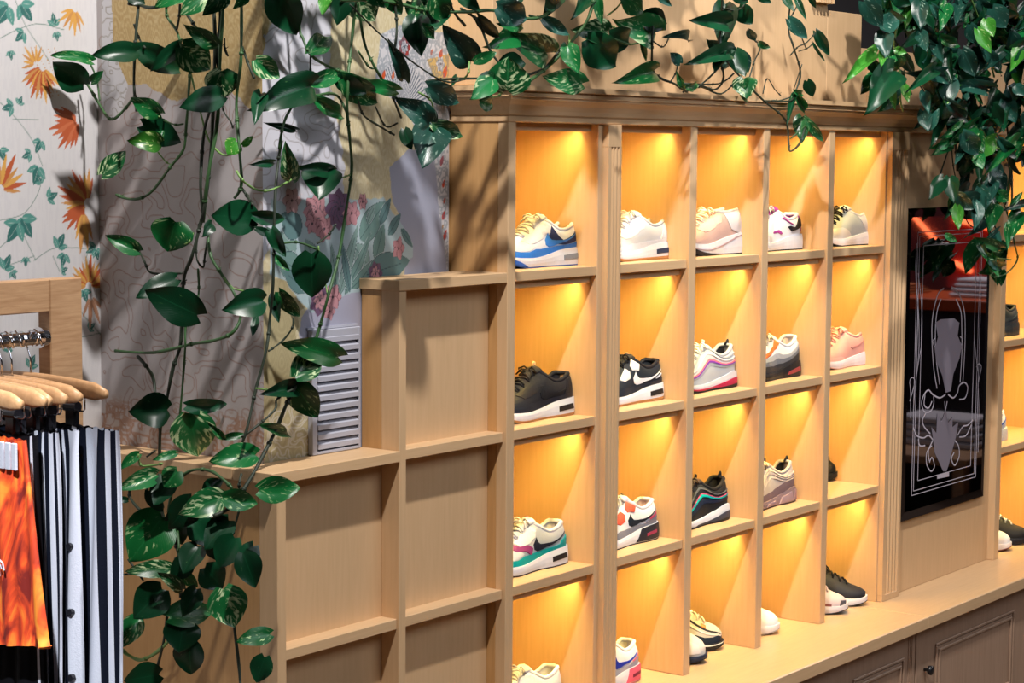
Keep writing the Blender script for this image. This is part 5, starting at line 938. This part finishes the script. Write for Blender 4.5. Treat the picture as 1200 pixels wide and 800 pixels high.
# --- dense clump at the right
RC=[]
def clump(label,cx,regions,Y,seed,extra,stems):
    rs=random.Random(seed); p_=plant(label,at(cx,-60,Y),'dense pothos clump at the right'); 
    for px,r,m,yy in stems: stem(p_,px,yy,r,m)
    for (u0,u1,v0,v1,n) in regions:
        for k in range(n):
            u=rs.uniform(u0,u1); v=rs.uniform(v0,v1); a=math.radians(rs.uniform(30,150)); L=rs.uniform(17,34)
            mi=rs.choice([D,D,B_,B_,B_,G,G,LI if rs.random()<.35 else D]); yy=Y+rs.uniform(-.13,.03)
            leaf(p_,(u,v),(u+math.cos(a)*L,v+math.sin(a)*L),rs.uniform(.4,.85),mi,yy,rs.uniform(-.05,.03),rs.uniform(-60,60),var=rs.randrange(4))
    for q in extra: leaf(p_,q[0],q[1],q[2],q[3],Y-.13,-.03,q[4] if len(q)>4 else 0)
clump('left edge of the dense pothos clump resting over the crown moulding',1040,[(1015,1075,-30,15,20),(1022,1062,60,105,14),(1060,1090,-10,30,8)],-.10,3,
 [((1012,2),(1036,33),.62,B_),((1031,30),(1057,22),.85,B_),((1036,39),(1037,62),.95,B_),((1036,58),(1033,74),.7,LI),((1047,83),(1024,117),.85,D),((1049,58),(1062,62),.8,LI),((1078,2),(1078,29),.75,B_),((1092,6),(1111,31),.36,B_),((1084,47),(1102,69),.42,B_),((1108,88),(1082,86),.7,B_),((1060,100),(1064,118),.6,LI),((1045,105),(1048,125),.5,LI),((1083,108),(1087,128),.6,B_),((1082,130),(1087,152),.75,B_,0)],
 [([(1042,30),(1055,60),(1075,95),(1090,120),(1092,140)],.0028,STEMB,-.16),([(1078,30),(1070,60),(1085,80),(1090,60)],.0024,STEMB,-.16),([(1052,25),(1048,60),(1056,90),(1055,115),(1058,130)],.0026,STEML,-.15),([(1000,-10),(1040,5),(1080,10)],.004,STEMB,-.1),([(1094,100),(1080,78),(1076,50)],.0024,STEMB,-.16)])
clump('densest middle of the pothos clump hanging down over the wood panel above the mirror',1130,[(1075,1150,-30,60,52),(1085,1150,60,130,44),(1110,1160,120,170,24),(1130,1165,160,215,16)],-.12,5,
 [((1097,42),(1131,56),.36,G),((1128,58),(1143,90),.62,B_),((1154,103),(1121,98),.50,B_),((1142,91),(1172,103),.42,B_),((1108,117),(1141,148),.32,B_),((1128,156),(1150,184),.62,B_),((1144,178),(1151,197),.8,G),((1089,150),(1100,128),.5,B_),((1117,152),(1130,140),.4,G)],
 [([(1130,-20),(1150,30),(1158,60),(1165,90)],.003,STEML,-.2),([(1110,130),(1125,140),(1140,147),(1150,152),(1162,170),(1172,175)],.0028,STEML,-.22),([(1100,-10),(1120,60),(1118,130),(1122,200)],.004,STEMB,-.1),([(1140,60),(1150,130),(1160,200),(1158,240)],.0036,STEMB,-.12)])
clump('right edge of the dense pothos clump, cut off by the picture edge',1190,[(1150,1215,-30,60,48),(1150,1215,60,140,42),(1165,1215,140,185,16)],-.12,9,
 [((1163,10),(1180,33),.95,B_),((1156,23),(1163,41),.9,LI),((1196,58),(1188,74),1.1,LI),((1170,163),(1197,189),.36,B_),((1190,100),(1200,112),.9,B_),((1175,60),(1160,75),.6,B_)],
 [([(1180,-20),(1185,60),(1178,120),(1185,190),(1186,240)],.0036,STEMB,-.12),([(1160,60),(1175,68),(1195,72)],.002,STEML,-.22),([(1200,60),(1190,150),(1180,230)],.003,STEMG,-.15)])
clump('thin strands at the bottom of the pothos clump crossing the top corner of the mirror',1160,[(1105,1135,205,240,4),(1140,1175,200,260,14),(1150,1175,270,330,10)],-.10,12,
 [((1105,210),(1092,228),.85,D),((1113,208),(1117,234),.8,D),((1168,225),(1183,236),.9,G),((1166,240),(1160,264),.85,G),((1196,248),(1184,273),.7,G),((1172,290),(1150,281),.6,G),((1181,264),(1181,287),.42,G),((1185,241),(1199,224),.3,G),((1122,242),(1123,266),.6,LI),((1148,285),(1156,300),.6,D),((1200,238),(1184,243),.6,B_),((1150,296),(1167,305),.4,G),((1160,305),(1172,318),.5,B_),((1108,275),(1122,283),.5,G)],
 [([(1122,150),(1110,180),(1100,210)],.0024,STEMB,-.15),([(1158,235),(1156,260),(1162,285),(1167,330)],.0026,STEMG,-.2),([(1173,230),(1182,255),(1190,290),(1192,305),(1180,320),(1165,325)],.0024,STEMG,-.2),([(1115,170),(1118,200),(1128,240),(1135,262),(1150,270)],.002,STEMB,-.15),([(1180,180),(1184,215),(1178,240)],.0022,STEMB,-.18),([(1155,300),(1165,302),(1185,304)],.002,STEML,-.2),([(1150,210),(1155,240),(1168,270)],.002,STEMB,-.18)])
